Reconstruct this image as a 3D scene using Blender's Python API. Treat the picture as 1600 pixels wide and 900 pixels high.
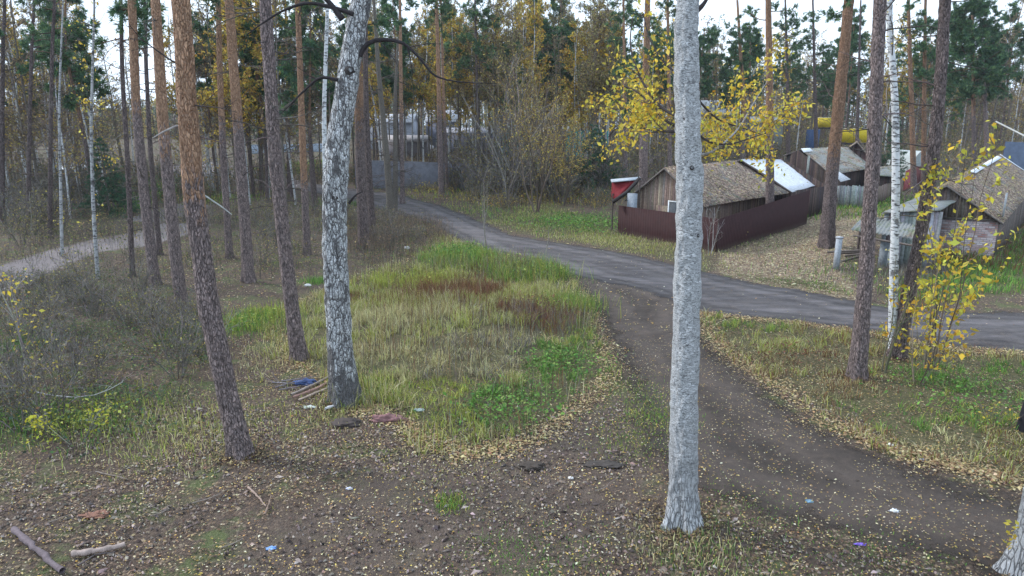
import bpy, math, random
import numpy as np
from mathutils import Vector
R = math.radians
S = bpy.context.scene
for o in list(bpy.data.objects): bpy.data.objects.remove(o)

# ------------------------------------------------------------------ camera, world, sun, exposure
CAM_H, PITCH, FPX = 6.5, R(13.5), 1050.0
cam = bpy.data.cameras.new('camera'); camo = bpy.data.objects.new('camera', cam)
S.collection.objects.link(camo); S.camera = camo
camo.location = (0, 0, CAM_H); camo.rotation_euler = (R(90) - PITCH, 0, 0)
cam.sensor_width = 36; cam.lens = 36 * FPX / 1600; cam.clip_end = 2000; cam.clip_start = .05

SUN_EL, SUN_ROT = R(38), R(-70)
w = bpy.data.worlds.new('World'); S.world = w; w.use_nodes = True
nt = w.node_tree; nt.nodes.clear()
out = nt.nodes.new('ShaderNodeOutputWorld'); bg = nt.nodes.new('ShaderNodeBackground')
sky = nt.nodes.new('ShaderNodeTexSky'); sky.sky_type = 'NISHITA'; sky.sun_disc = False
sky.sun_elevation = SUN_EL; sky.sun_rotation = SUN_ROT; sky.air_density = 1.0; sky.dust_density = 4.0
hs = nt.nodes.new('ShaderNodeHueSaturation'); hs.inputs['Saturation'].default_value = .45
tc = nt.nodes.new('ShaderNodeTexCoord'); cn = nt.nodes.new('ShaderNodeTexNoise')
cn.inputs['Scale'].default_value = 2.2; cn.inputs['Detail'].default_value = 5
mp = nt.nodes.new('ShaderNodeMapping'); mp.inputs['Scale'].default_value = (1, 1, 2.5)
cr = nt.nodes.new('ShaderNodeValToRGB')
cr.color_ramp.elements[0].color = (7.6, 9.6, 12.2, 1); cr.color_ramp.elements[1].color = (10.2, 11.9, 13.8, 1)
cr.color_ramp.elements[0].position = .35; cr.color_ramp.elements[1].position = .65
mx = nt.nodes.new('ShaderNodeMix'); mx.data_type = 'RGBA'; mx.inputs[0].default_value = .86
nt.links.new(tc.outputs['Generated'], mp.inputs['Vector']); nt.links.new(mp.outputs[0], cn.inputs['Vector'])
nt.links.new(cn.outputs[0], cr.inputs[0]); nt.links.new(sky.outputs[0], hs.inputs['Color'])
nt.links.new(hs.outputs[0], mx.inputs[6]); nt.links.new(cr.outputs[0], mx.inputs[7])
nt.links.new(mx.outputs[2], bg.inputs[0]); bg.inputs[1].default_value = .075
nt.links.new(bg.outputs[0], out.inputs[0])
sl = bpy.data.lights.new('sun', 'SUN'); sl.energy = 1.5; sl.angle = R(12); sl.color = (1, .97, .94)
so = bpy.data.objects.new('sun', sl); S.collection.objects.link(so)
_d = Vector((math.sin(SUN_ROT) * math.cos(SUN_EL), math.cos(SUN_ROT) * math.cos(SUN_EL), math.sin(SUN_EL)))
so.rotation_euler = _d.to_track_quat('Z', 'Y').to_euler()
S.view_settings.view_transform = 'Standard'; S.view_settings.look = 'None'
S.view_settings.gamma = 1; S.view_settings.exposure = 1.05
S.render.engine = 'CYCLES'; S.cycles.max_bounces = 5; S.cycles.diffuse_bounces = 3
S.cycles.transparent_max_bounces = 8; S.cycles.use_denoising = True

# ------------------------------------------------------------------ helpers
rng = np.random.default_rng(7)
def nrm(v):
    v = np.asarray(v, float); return v / (np.linalg.norm(v) + 1e-9)
def _h(ix, iy, iz, seed):
    n = (ix * 374761393 + iy * 668265263 + iz * 2147483647 + seed * 1274126177) & 0xffffffff
    n = ((n ^ (n >> 13)) * 1274126177) & 0xffffffff
    return ((n ^ (n >> 16)) & 0xffff) / 65535.0
def vnoise(x, y, z=0., seed=0):
    x, y, z = np.broadcast_arrays(np.asarray(x, float), np.asarray(y, float), np.asarray(z, float))
    fx, fy, fz = np.floor(x), np.floor(y), np.floor(z)
    ix, iy, iz = fx.astype(np.int64), fy.astype(np.int64), fz.astype(np.int64)
    tx, ty, tz = x - fx, y - fy, z - fz
    tx, ty, tz = [t * t * (3 - 2 * t) for t in (tx, ty, tz)]
    r = 0
    for a in (0, 1):
        for b in (0, 1):
            for c in (0, 1):
                r = r + _h(ix + a, iy + b, iz + c, seed) * (tx if a else 1 - tx) * (ty if b else 1 - ty) * (tz if c else 1 - tz)
    return r
def terr(x, y):
    x = np.asarray(x, float); y = np.asarray(y, float)
    yc = y - .5 * (np.sqrt((y - 135) ** 2 + 200) + (y - 135))
    z = .05 * (np.sqrt((yc - 55) ** 2 + 60) + (yc - 55)) / 2
    z = z + .02 * np.clip((-x - 16), 0, 45) * np.clip((y - 50) / 40, 0, 1)
    z = z + .10 * (vnoise(x / 3.1, y / 3.1, 0, 3) - .5) + .05 * (vnoise(x / .8, y / .8, 0, 4) - .5)
    z = z + .9 * np.exp(-(((x + 1.2) / 3.2) ** 2 + ((y - 21.5) / 4.0) ** 2)) * .35
    return z
Fv = np.array([0, math.cos(PITCH), -math.sin(PITCH)]); Uv = np.array([0, math.sin(PITCH), math.cos(PITCH)])
def ray(px, py): return FPX * Fv + (px - 800) * np.array([1., 0, 0]) + (450 - py) * Uv
def G(px, py, z=None):
    """point of the ground (or of the level z) at a place measured in the photograph"""
    r = ray(px, py); o = np.array([0, 0, CAM_H])
    if z is not None: return r * (CAM_H - z) / -r[2] + o
    Y = np.geomspace(5, 420, 500); t = Y / r[1]; f = CAM_H + r[2] * t - terr(r[0] * t, Y); k = np.nonzero(f < 0)[0]
    if not len(k): return np.array([r[0] * 420 / r[1], 420, float(terr(r[0] * 420 / r[1], 420.))])
    k = max(k[0], 1); a = f[k - 1] / (f[k - 1] - f[k]); t = t[k - 1] + (t[k] - t[k - 1]) * a; q = r * t + o; q[2] = float(terr(q[0], q[1])); return q
def P(px, py, Y):
    r = ray(px, py); return r * Y / r[1] + np.array([0, 0, CAM_H])
def depth(q): return (np.asarray(q) - [0, 0, CAM_H]) @ Fv

class MB:
    def __init__(s): s.V = []; s.F = []; s.C = []; s.n = 0
    def add(s, v, f, m=0, col=(1, 1, 1)):
        v = np.asarray(v, float).reshape(-1, 3); f = np.asarray(f, int)
        s.V.append(v); s.F.append((f + s.n, m))
        c = np.asarray(col, float)
        if c.ndim == 1: c = np.tile(c[:3], (len(v), 1))
        s.C.append(c[:, :3]); s.n += len(v); return s
    def box(s, c, size, rz=0, m=0, col=(1, 1, 1), tilt=None):
        x, y, z = [a / 2 for a in size]
        v = np.array([[i * x, j * y, k * z] for i in (-1, 1) for j in (-1, 1) for k in (-1, 1)], float)
        if tilt is not None: v = v @ np.asarray(tilt).T
        cs, sn = math.cos(rz), math.sin(rz)
        v = v @ np.array([[cs, sn, 0], [-sn, cs, 0], [0, 0, 1]]) + np.asarray(c)
        return s.add(v, [[0, 1, 3, 2], [4, 6, 7, 5], [0, 4, 5, 1], [2, 3, 7, 6], [0, 2, 6, 4], [1, 5, 7, 3]], m, col)
    def slab(s, quad, th, m=0, col=(1, 1, 1), div=(1, 1), wob=0.):
        """four corners (a b c d) as a sheet with thickness th hanging below"""
        a, b, c, d = [np.asarray(q, float) for q in quad]
        nu, nv = div
        n = nrm(np.cross(b - a, d - a)); n = n if n[2] >= 0 else -n
        g = []
        for i in range(nu + 1):
            for j in range(nv + 1):
                u, v = i / nu, j / nv
                q = a * (1 - u) * (1 - v) + b * u * (1 - v) + c * u * v + d * (1 - u) * v
                g.append(q + n * wob * (rng.random() - .5) * (1 if wob else 0))
        top = np.array(g); k = len(top); bot = top - n * th
        f = []
        I = lambda i, j: i * (nv + 1) + j
        for i in range(nu):
            for j in range(nv):
                f.append([I(i, j), I(i + 1, j), I(i + 1, j + 1), I(i, j + 1)])
                f.append([k + I(i, j), k + I(i, j + 1), k + I(i + 1, j + 1), k + I(i + 1, j)])
        for i in range(nu):
            f.append([I(i, 0), k + I(i, 0), k + I(i + 1, 0), I(i + 1, 0)]); f.append([I(i, nv), I(i + 1, nv), k + I(i + 1, nv), k + I(i, nv)])
        for j in range(nv):
            f.append([I(0, j), I(0, j + 1), k + I(0, j + 1), k + I(0, j)]); f.append([I(nu, j), k + I(nu, j), k + I(nu, j + 1), I(nu, j + 1)])
        return s.add(np.vstack([top, bot]), f, m, col)
    def tube(s, pts, rad, sides=4, m=0, col=(1, 1, 1), cap=True):
        pts = np.asarray(pts, float); n = len(pts); rad = np.broadcast_to(np.asarray(rad, float), (n,))
        t = np.gradient(pts, axis=0); t /= (np.linalg.norm(t, axis=1, keepdims=True) + 1e-9)
        ref = np.array([0, 0, 1.]) if abs(t[:, 2]).mean() < .8 else np.array([1., 0, 0])
        u = np.cross(t, ref); u /= (np.linalg.norm(u, axis=1, keepdims=True) + 1e-9); v = np.cross(t, u)
        a = np.arange(sides) * 2 * math.pi / sides
        ring = pts[:, None] + rad[:, None, None] * (np.cos(a)[None, :, None] * u[:, None] + np.sin(a)[None, :, None] * v[:, None])
        i = np.arange(n - 1)[:, None] * sides; j = np.arange(sides)[None]; j2 = (j + 1) % sides
        f = np.stack([i + j, i + j2, i + sides + j2, i + sides + j], -1).reshape(-1, 4)
        s.add(ring.reshape(-1, 3), f, m, col)
        if cap and sides == 4:
            k = s.n - n * sides
            s.F.append((np.array([[k, k + 3, k + 2, k + 1], [s.n - 4, s.n - 3, s.n - 2, s.n - 1]]), m))
        return s
    def merge(s, o, off=0):
        for (f, m) in o.F: s.F.append((f + s.n, m + off))
        s.V += o.V; s.C += o.C; s.n += o.n; return s
    def mesh(s, name, mats, smooth=False):
        me = bpy.data.meshes.new(name)
        V = np.vstack(s.V); C = np.vstack(s.C)
        fl = [(f, m) for f, m in s.F if len(f)]
        loops = np.concatenate([f.reshape(-1) for f, m in fl]); sizes = np.concatenate([np.full(len(f), f.shape[1]) for f, m in fl])
        mi = np.concatenate([np.full(len(f), m) for f, m in fl])
        me.vertices.add(len(V)); me.vertices.foreach_set('co', V.astype(np.float32).ravel())
        me.loops.add(len(loops)); me.loops.foreach_set('vertex_index', loops.astype(np.int32))
        me.polygons.add(len(sizes)); st = np.concatenate([[0], np.cumsum(sizes)[:-1]])
        me.polygons.foreach_set('loop_start', st.astype(np.int32)); me.polygons.foreach_set('loop_total', sizes.astype(np.int32))
        for m in (mats if isinstance(mats, (list, tuple)) else [mats]): me.materials.append(m)
        me.polygons.foreach_set('material_index', mi.astype(np.int32))
        if smooth: me.polygons.foreach_set('use_smooth', np.ones(len(sizes), bool))
        ca = me.color_attributes.new('Col', 'FLOAT_COLOR', 'POINT')
        ca.data.foreach_set('color', np.hstack([C, np.ones((len(C), 1))]).astype(np.float32).ravel())
        me.update(calc_edges=True); me.validate(); return me

def link(name, me, parent=None, loc=(0, 0, 0)):
    o = bpy.data.objects.new(name, me); S.collection.objects.link(o); o.location = loc
    if parent: o.parent = parent
    return o
def tag(o, label=None, cat=None, group=None, kind=None):
    if label: o['label'] = label
    if cat: o['category'] = cat
    if group: o['group'] = group
    if kind: o['kind'] = kind
    return o
def thing(name, label, cat, loc=(0, 0, 0), group=None):
    return tag(link(name, None, None, loc), label, cat, group)
def copy_tree(o, parent=None):
    c = o.copy(); S.collection.objects.link(c)
    if parent: c.parent = parent
    for ch in list(o.children): copy_tree(ch, c)
    return c

# ------------------------------------------------------------------ materials
def mat(name, rough=.9):
    m = bpy.data.materials.new(name); m.use_nodes = True
    b = m.node_tree.nodes['Principled BSDF']; b.inputs['Roughness'].default_value = rough
    b.inputs['Specular IOR Level'].default_value = .25
    return m, m.node_tree, b
class N:
    def __init__(s, t): s.t = t
    def new(s, k, **kw):
        n = s.t.nodes.new(k)
        for a, v in kw.items(): setattr(n, a, v)
        return n
    def lk(s, a, b): s.t.links.new(a, b)
    def coord(s, which='Object', scale=(1, 1, 1)):
        c = s.new('ShaderNodeTexCoord'); m = s.new('ShaderNodeMapping'); m.inputs['Scale'].default_value = scale
        s.lk(c.outputs[which], m.inputs['Vector']); return m.outputs[0]
    def noise(s, v, scale, detail=4, rough=.6, dist=0):
        n = s.new('ShaderNodeTexNoise'); n.inputs['Scale'].default_value = scale; n.inputs['Detail'].default_value = detail
        n.inputs['Roughness'].default_value = rough; n.inputs['Distortion'].default_value = dist; s.lk(v, n.inputs['Vector']); return n.outputs[0]
    def voro(s, v, scale, feature='F1', out='Distance', rnd=1):
        n = s.new('ShaderNodeTexVoronoi', feature=feature); n.inputs['Scale'].default_value = scale
        n.inputs['Randomness'].default_value = rnd; s.lk(v, n.inputs['Vector']); return n.outputs[out]
    def ramp(s, f, pts, const=False):
        n = s.new('ShaderNodeValToRGB'); e = n.color_ramp.elements
        if const: n.color_ramp.interpolation = 'CONSTANT'
        while len(e) < len(pts): e.new(.5)
        for k, (p, c) in enumerate(pts):
            e[k].position = p; e[k].color = (c, c, c, 1) if isinstance(c, (int, float)) else (*c, 1)
        s.lk(f, n.inputs[0]); return n.outputs[0]
    def mix(s, f, a, b, blend='MIX'):
        n = s.new('ShaderNodeMix', data_type='RGBA', blend_type=blend)
        for v, i in ((f, 0), (a, 6), (b, 7)):
            if hasattr(v, 'links'): s.lk(v, n.inputs[i])
            elif i == 0: n.inputs[0].default_value = v
            else: n.inputs[i].default_value = (v, v, v, 1) if isinstance(v, (int, float)) else (*v, 1)
        return n.outputs[2]
    def math(s, op, a, b=0., clamp=False):
        n = s.new('ShaderNodeMath', operation=op); n.use_clamp = clamp
        for v, i in ((a, 0), (b, 1)):
            if hasattr(v, 'links'): s.lk(v, n.inputs[i])
            else: n.inputs[i].default_value = v
        return n.outputs[0]
    def attr(s, name): n = s.new('ShaderNodeAttribute'); n.attribute_name = name; return n
    def bump(s, b, h, strength=.5, dist=.02):
        n = s.new('ShaderNodeBump'); n.inputs['Strength'].default_value = strength; n.inputs['Distance'].default_value = dist
        s.lk(h, n.inputs['Height']); s.lk(n.outputs[0], b.inputs['Normal'])
    def warp(s, v, scale, amt):
        n = s.new('ShaderNodeTexNoise'); n.inputs['Scale'].default_value = scale; n.inputs['Detail'].default_value = 3; s.lk(v, n.inputs['Vector'])
        a = s.new('ShaderNodeVectorMath', operation='MULTIPLY_ADD'); s.lk(n.outputs[1], a.inputs[0]); a.inputs[1].default_value = (amt,) * 3; s.lk(v, a.inputs[2])
        return a.outputs[0]

def m_simple(name, col, rough=.8, var=.25, scale=6, metal=0, bump=.0):
    m, t, b = mat(name, rough); n = N(t); v = n.coord()
    f = n.noise(v, scale, 6, .65)
    c = n.mix(n.ramp(f, [(.3, 0.), (.7, 1.)]), tuple(x * (1 - var) for x in col), tuple(min(1, x * (1 + var)) for x in col))
    n.lk(c, b.inputs['Base Color']); b.inputs['Metallic'].default_value = metal
    if bump: n.bump(b, f, bump, .02)
    return m
def m_foliage(name, trans=.35, rough=.6):
    m, t, b = mat(name, rough); n = N(t); a = n.attr('Col')
    b.inputs['Specular IOR Level'].default_value = .2
    n.lk(a.outputs['Color'], b.inputs['Base Color'])
    tr = n.new('ShaderNodeBsdfTranslucent'); n.lk(a.outputs['Color'], tr.inputs[0])
    mx = n.new('ShaderNodeMixShader'); mx.inputs[0].default_value = trans
    n.lk(b.outputs[0], mx.inputs[1]); n.lk(tr.outputs[0], mx.inputs[2]); n.lk(mx.outputs[0], t.nodes['Material Output'].inputs[0])
    return m
M_LEAF = m_foliage('leaf'); M_NEEDLE = m_foliage('needle', .15); M_GRASS = m_foliage('grass_blade', .25, .7)
def m_vcol(name, rough=.85, bump=0):
    m, t, b = mat(name, rough); n = N(t); a = n.attr('Col'); v = n.coord()
    f = n.noise(v, 9, 5, .7)
    n.lk(n.mix(1, a.outputs['Color'], n.ramp(f, [(.25, .55), (.75, 1.35)]), 'MULTIPLY'), b.inputs['Base Color'])
    if bump: n.bump(b, f, bump, .02)
    return m
M_VCOL = m_vcol('painted', .8); M_TWIG = m_vcol('twig_bark', .95)

def m_pine():
    m, t, b = mat('pine_bark', .95); n = N(t)
    v = n.coord('Object', (1, 1, .30)); v2 = n.warp(n.warp(v, 5, .14), 22, .03)
    e = n.voro(v2, 27, 'DISTANCE_TO_EDGE'); e2 = n.voro(v2, 60, 'DISTANCE_TO_EDGE')
    cell = n.new('ShaderNodeTexVoronoi'); cell.inputs['Scale'].default_value = 27; n.lk(v2, cell.inputs['Vector'])
    cellv = n.new('ShaderNodeSeparateColor'); n.lk(cell.outputs['Color'], cellv.inputs[0])
    fine = n.noise(n.coord('Object', (1, 1, .6)), 40, 5, .75)
    big = n.noise(n.coord(), 2.2, 3)
    a = n.attr('Col'); sep = n.new('ShaderNodeSeparateColor'); n.lk(a.outputs['Color'], sep.inputs[0])
    lo = n.mix(cellv.outputs[0], (.18, .138, .136), (.44, .33, .31))
    lo = n.mix(n.ramp(fine, [(.35, 0.), (.75, .6)]), lo, (.46, .40, .39))
    hi = n.mix(cellv.outputs[0], (.36, .19, .11), (.62, .37, .23))
    hi = n.mix(n.ramp(fine, [(.42, 0.), (.75, .7)]), hi, (.58, .43, .33))
    f = n.math('ADD', sep.outputs[0], n.math('MULTIPLY', n.math('SUBTRACT', big, .5), 1.1))
    f = n.math('ADD', f, n.math('MULTIPLY', n.math('SUBTRACT', cellv.outputs[1], .5), .5))
    f = n.ramp(f, [(.4, 0.), (.6, 1.)])
    c = n.mix(f, lo, hi)
    cr = n.math('MULTIPLY', n.ramp(e, [(.0, .42), (.16, 1.)]), n.ramp(n.noise(n.coord('Object', (1, 1, .22)), 26, 5, .75), [(.34, .35), (.56, 1.15)]))
    c = n.mix(n.mix(f, 1., .7), c, n.mix(1, c, cr, 'MULTIPLY'))
    c = n.mix(1, c, sep.outputs[1], 'MULTIPLY')
    n.lk(c, b.inputs['Base Color'])
    h = n.math('ADD', n.ramp(e, [(0, 0.), (.18, 1.)]), n.math('MULTIPLY', n.math('ADD', n.ramp(e2, [(0, 0.), (.2, .5)]), fine), .5))
    n.bump(b, h, 1., .04); return m
M_PINE = m_pine()
def m_birch(name, kind):
    m, t, b = mat(name, .8); n = N(t); a = n.attr('Col'); sep = n.new('ShaderNodeSeparateColor'); n.lk(a.outputs['Color'], sep.inputs[0])
    fine = n.noise(n.coord('Object', (1, 1, 1.6)), 30, 6, .75)
    white = n.mix(n.noise(n.coord(), 7, 4), (.66, .68, .70), (.88, .90, .92))
    if kind == 'near':      # pale rough bark: dense dark crinkles
        v = n.warp(n.warp(n.coord('Object', (.62, .62, 2.0)), 7, .16), 25, .03)
        e = n.voro(v, 20, 'DISTANCE_TO_EDGE'); e2 = n.voro(v, 46, 'DISTANCE_TO_EDGE')
        vr = n.warp(n.coord('Object', (1, 1, .22)), 8, .10); e3 = n.voro(vr, 20, 'DISTANCE_TO_EDGE')
        k = n.math('MULTIPLY', n.ramp(e, [(0, .2), (.06, 1.)]), n.ramp(e2, [(0, .5), (.05, 1.)]))
        k2 = n.ramp(e3, [(0, .2), (.16, 1.)])
        k = n.mix(sep.outputs[0], k, k2)
        patch = n.ramp(n.noise(n.coord('Object', (1, 1, 2.2)), 5, 6, .8), [(.34, .45), (.44, 1.)])
        c = n.mix(1, white, k, 'MULTIPLY'); c = n.mix(1, c, patch, 'MULTIPLY')
        c = n.mix(n.ramp(fine, [(.64, 0.), (.74, .5)]), c, (.2, .2, .21))
        c = n.mix(n.math('MULTIPLY', sep.outputs[0], .6), c, n.mix(1, c, (.72, .71, .73), 'MULTIPLY'))
        h = n.math('ADD', k, fine)
    elif kind == 'cracked':
        v = n.warp(n.coord('Object', (1, 1, .28)), 5, .16)
        e = n.voro(v, 13, 'DISTANCE_TO_EDGE'); e2 = n.voro(n.warp(n.coord('Object', (1, 1, .55)), 6, .1), 27, 'DISTANCE_TO_EDGE')
        big = n.noise(n.coord('Object', (1, 1, .35)), 6, 5, .65, .6)
        d = n.math('ADD', big, n.math('MULTIPLY', sep.outputs[0], .22))
        dark = n.mix(n.ramp(fine, [(.35, 0.), (.65, 1.)]), (.03, .03, .032), (.24, .235, .24))
        f = n.ramp(d, [(.55, 0.), (.59, 1.)])
        edge = n.ramp(e, [(.03, 1.), (.09, 0.)])
        f = n.math('MAXIMUM', f, edge)
        f = n.math('MAXIMUM', f, n.ramp(e2, [(.03, .85), (.10, 0.)]))
        c = n.mix(f, white, dark)
        h = n.math('ADD', n.math('SUBTRACT', 1., n.math('MULTIPLY', f, .8)), n.math('MULTIPLY', n.math('ADD', fine, n.ramp(e, [(0, 0.), (.2, 1.)])), .9))
    else:                    # young thin birch with short dark bars
        bars = n.noise(n.coord('Object', (3, 3, 14)), 1.8, 4, .6); 
        sp = n.noise(n.coord('Object', (1, 1, 1.)), 3, 4, .6)
        f = n.math('MAXIMUM', n.ramp(bars, [(.55, 0.), (.62, .9)]), n.ramp(sp, [(.58, 0.), (.66, .8)]))
        f = n.math('MAXIMUM', f, sep.outputs[0])
        c = n.mix(f, white, (.08, .07, .07)); h = n.math('SUBTRACT', 1., f)
    c = n.mix(1, c, sep.outputs[1], 'MULTIPLY')
    n.lk(c, b.inputs['Base Color']); n.bump(b, h, 1., .04); return m
M_BN, M_BC, M_BT = m_birch('birch_bark_pale', 'near'), m_birch('birch_bark_cracked', 'cracked'), m_birch('birch_bark_thin', 'thin')
def m_dark():
    m, t, b = mat('dark_bark', .95); n = N(t); v = n.warp(n.coord('Object', (1, 1, .3)), 6, .1)
    e = n.voro(v, 22, 'DISTANCE_TO_EDGE'); f = n.noise(n.coord(), 20, 5, .7); a = n.attr('Col')
    c = n.mix(f, (.075, .065, .058), (.20, .18, .15)); c = n.mix(1, c, n.ramp(e, [(0, .5), (.12, 1.)]), 'MULTIPLY')
    c = n.mix(1, c, a.outputs['Color'], 'MULTIPLY')
    n.lk(c, b.inputs['Base Color']); n.bump(b, e, .8, .02); return m
M_DARK = m_dark()

# ------------------------------------------------------------------ zones of the ground, outlines measured on the photograph
def wp(pl): return np.array([G(*q)[:2] for q in pl])
def sd(x, y, poly):
    """signed distance, positive inside"""
    x = np.asarray(x, float); y = np.asarray(y, float)
    d = np.full(x.shape, 1e9); ins = np.zeros(x.shape, bool); n = len(poly)
    for i in range(n):
        a, b = poly[i], poly[(i + 1) % n]; e = b - a
        t = np.clip(((x - a[0]) * e[0] + (y - a[1]) * e[1]) / (e @ e + 1e-9), 0, 1)
        d = np.minimum(d, np.hypot(x - a[0] - t * e[0], y - a[1] - t * e[1]))
        c = ((a[1] > y) != (b[1] > y)) & (x < (b[0] - a[0]) * (y - a[1]) / (b[1] - a[1] + 1e-12) + a[0]); ins ^= c
    return np.where(ins, d, -d)
ROAD = wp([(470, 284), (560, 296), (620, 303), (690, 322), (745, 345), (800, 368), (860, 378), (960, 393), (1050, 413), (1110, 428), (1200, 447), (1300, 464), (1380, 480), (1480, 489), (1600, 489), (2000, 500),
           (2000, 610), (1600, 549), (1480, 541), (1350, 516), (1240, 502), (1150, 494), (1095, 486), (1000, 452), (900, 432), (840, 412), (760, 395), (715, 372), (680, 352), (620, 335), (560, 318), (470, 296)])
TRACK = wp([(870, 428), (915, 470), (950, 530), (975, 590), (990, 640), (1000, 700), (1060, 760), (1200, 815), (1350, 850), (1500, 890), (1650, 940), (1900, 960),
            (1900, 860), (1700, 815), (1600, 785), (1500, 750), (1400, 720), (1300, 675), (1200, 608), (1135, 560), (1098, 515), (1095, 470), (1000, 440)])
PATH = wp([(-60, 430), (0, 415), (60, 395), (130, 378), (215, 362), (260, 345), (330, 322), (300, 312), (230, 330), (190, 345), (330, 350), (300, 365), (230, 385), (150, 395), (90, 420), (0, 462), (-60, 490)])
PATH2 = wp([(250, 262), (320, 250), (400, 268), (480, 284), (480, 296), (400, 284), (320, 275), (255, 300), (200, 330), (190, 320)])
DIRT = wp([(640, 705), (760, 690), (900, 650), (985, 600), (1040, 640), (1050, 800), (1000, 860), (900, 900), (700, 960), (300, 960), (350, 850), (480, 790), (560, 740)])
YARD = wp([(1130, 400), (1262, 350), (1270, 320), (1400, 325), (1340, 360), (1310, 420), (1350, 470), (1200, 445), (1120, 425)])
MOUND = wp([(425, 500), (470, 470), (545, 440), (620, 420), (690, 372), (780, 398), (860, 408), (915, 465), (945, 540), (955, 590), (900, 640), (830, 690), (730, 712), (650, 680), (600, 640), (560, 640), (500, 600), (450, 560)])
TRI = wp([(1098, 490), (1150, 497), (1250, 505), (1350, 520), (1480, 545), (1600, 553), (2000, 615), (1900, 830), (1700, 790), (1560, 745), (1480, 725), (1400, 705), (1310, 668), (1210, 600), (1140, 555), (1105, 520)])
VERGE = wp([(760, 345), (800, 330), (850, 310), (965, 366), (1110, 396), (1125, 424), (1050, 408), (960, 388), (860, 374), (800, 362)])
VERGE2 = wp([(1130, 424), (1200, 432), (1300, 440), (1345, 462), (1300, 460), (1200, 444)])
LAWN = wp([(1390, 420), (1470, 390), (1560, 405), (1600, 350), (1750, 330), (1900, 460), (1700, 475), (1600, 458), (1500, 470), (1450, 480), (1380, 470)])
FIELD = wp([(175, 285), (230, 272), (275, 275), (280, 300), (230, 325), (180, 335)])
FIELD2 = wp([(395, 262), (510, 250), (520, 268), (420, 280)])
GREENS = [MOUND, TRI, VERGE, VERGE2, LAWN, FIELD, FIELD2]

# fan-shaped ground sheet
ys = [-40., -30, -22, -15, -10, -6, -3, -1, 1.]
while ys[-1] < 900: ys.append(ys[-1] + max(.075, .0095 * abs(ys[-1])) if ys[-1] > 6 else ys[-1] + .5)
ys = np.array(ys)
u = np.concatenate([np.linspace(-4, -.95, 26), np.linspace(-.94, .94, 230), np.linspace(.95, 4, 26)])
wy = np.sqrt(ys ** 2 + 40)
GX = u[None] * wy[:, None]; GY = np.repeat(ys[:, None], len(u), 1)
GZ = terr(GX, GY)
zr = np.clip(sd(GX, GY, ROAD) / 1.2 + .5, 0, 1); zt = np.clip(sd(GX, GY, TRACK) / 1.4 + .5, 0, 1)
zp = np.clip(np.maximum(sd(GX, GY, PATH), sd(GX, GY, PATH2)) / 1.6 + .5, 0, 1)
zd = np.clip(sd(GX, GY, DIRT) / 2.4 + .5, 0, 1); zyd = np.clip(sd(GX, GY, YARD) / 2 + .5, 0, 1)
zg = np.zeros_like(GX)
for q in GREENS: zg = np.maximum(zg, np.clip(sd(GX, GY, q) / 2.4 + .45, 0, 1))
ny, nx = GX.shape
idx = np.arange(ny * nx).reshape(ny, nx)
quads = np.stack([idx[:-1, :-1], idx[:-1, 1:], idx[1:, 1:], idx[1:, :-1]], -1).reshape(-1, 4)
SR, ST_ = sd(GX, GY, ROAD), sd(GX, GY, TRACK)
def ground_mesh(name, m, sel=None, dz=0.):
    V = np.stack([GX, GY, GZ + dz], -1).reshape(-1, 3); q = quads; A = [a.reshape(-1) for a in (zg, zt, zp, zr, zd, zyd, np.clip(SR / 4, 0, 1), np.clip(ST_ / 4, 0, 1), zd)]
    if sel is not None:
        keep = sel.reshape(-1)[quads].any(1); q = quads[keep]; uq, inv = np.unique(q, return_inverse=True)
        V = V[uq]; q = inv.reshape(-1, 4); A = [a[uq] for a in A]
    b = MB(); b.add(V, q); me = b.mesh(name, m, True)
    for nm, k in (('ZA', (0, 1, 2)), ('ZB', (3, 4, 5)), ('ZC', (6, 7, 8))):
        ca = me.color_attributes.new(nm, 'FLOAT_COLOR', 'POINT')
        ca.data.foreach_set('color', np.stack([A[i] for i in k] + [np.ones(len(V))], -1).astype(np.float32).ravel())
    return me
def litter_color(n, v, cols, scale=22, seed=0):
    """speckle of fallen leaves: random cell colours"""
    c = n.new('ShaderNodeTexVoronoi'); c.inputs['Scale'].default_value = scale; n.lk(n.warp(v, 12, .04), c.inputs['Vector'])
    s = n.new('ShaderNodeSeparateColor'); n.lk(c.outputs['Color'], s.inputs[0])
    return n.ramp(s.outputs[0], cols, True), s.outputs[1], c.outputs['Distance']
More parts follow.
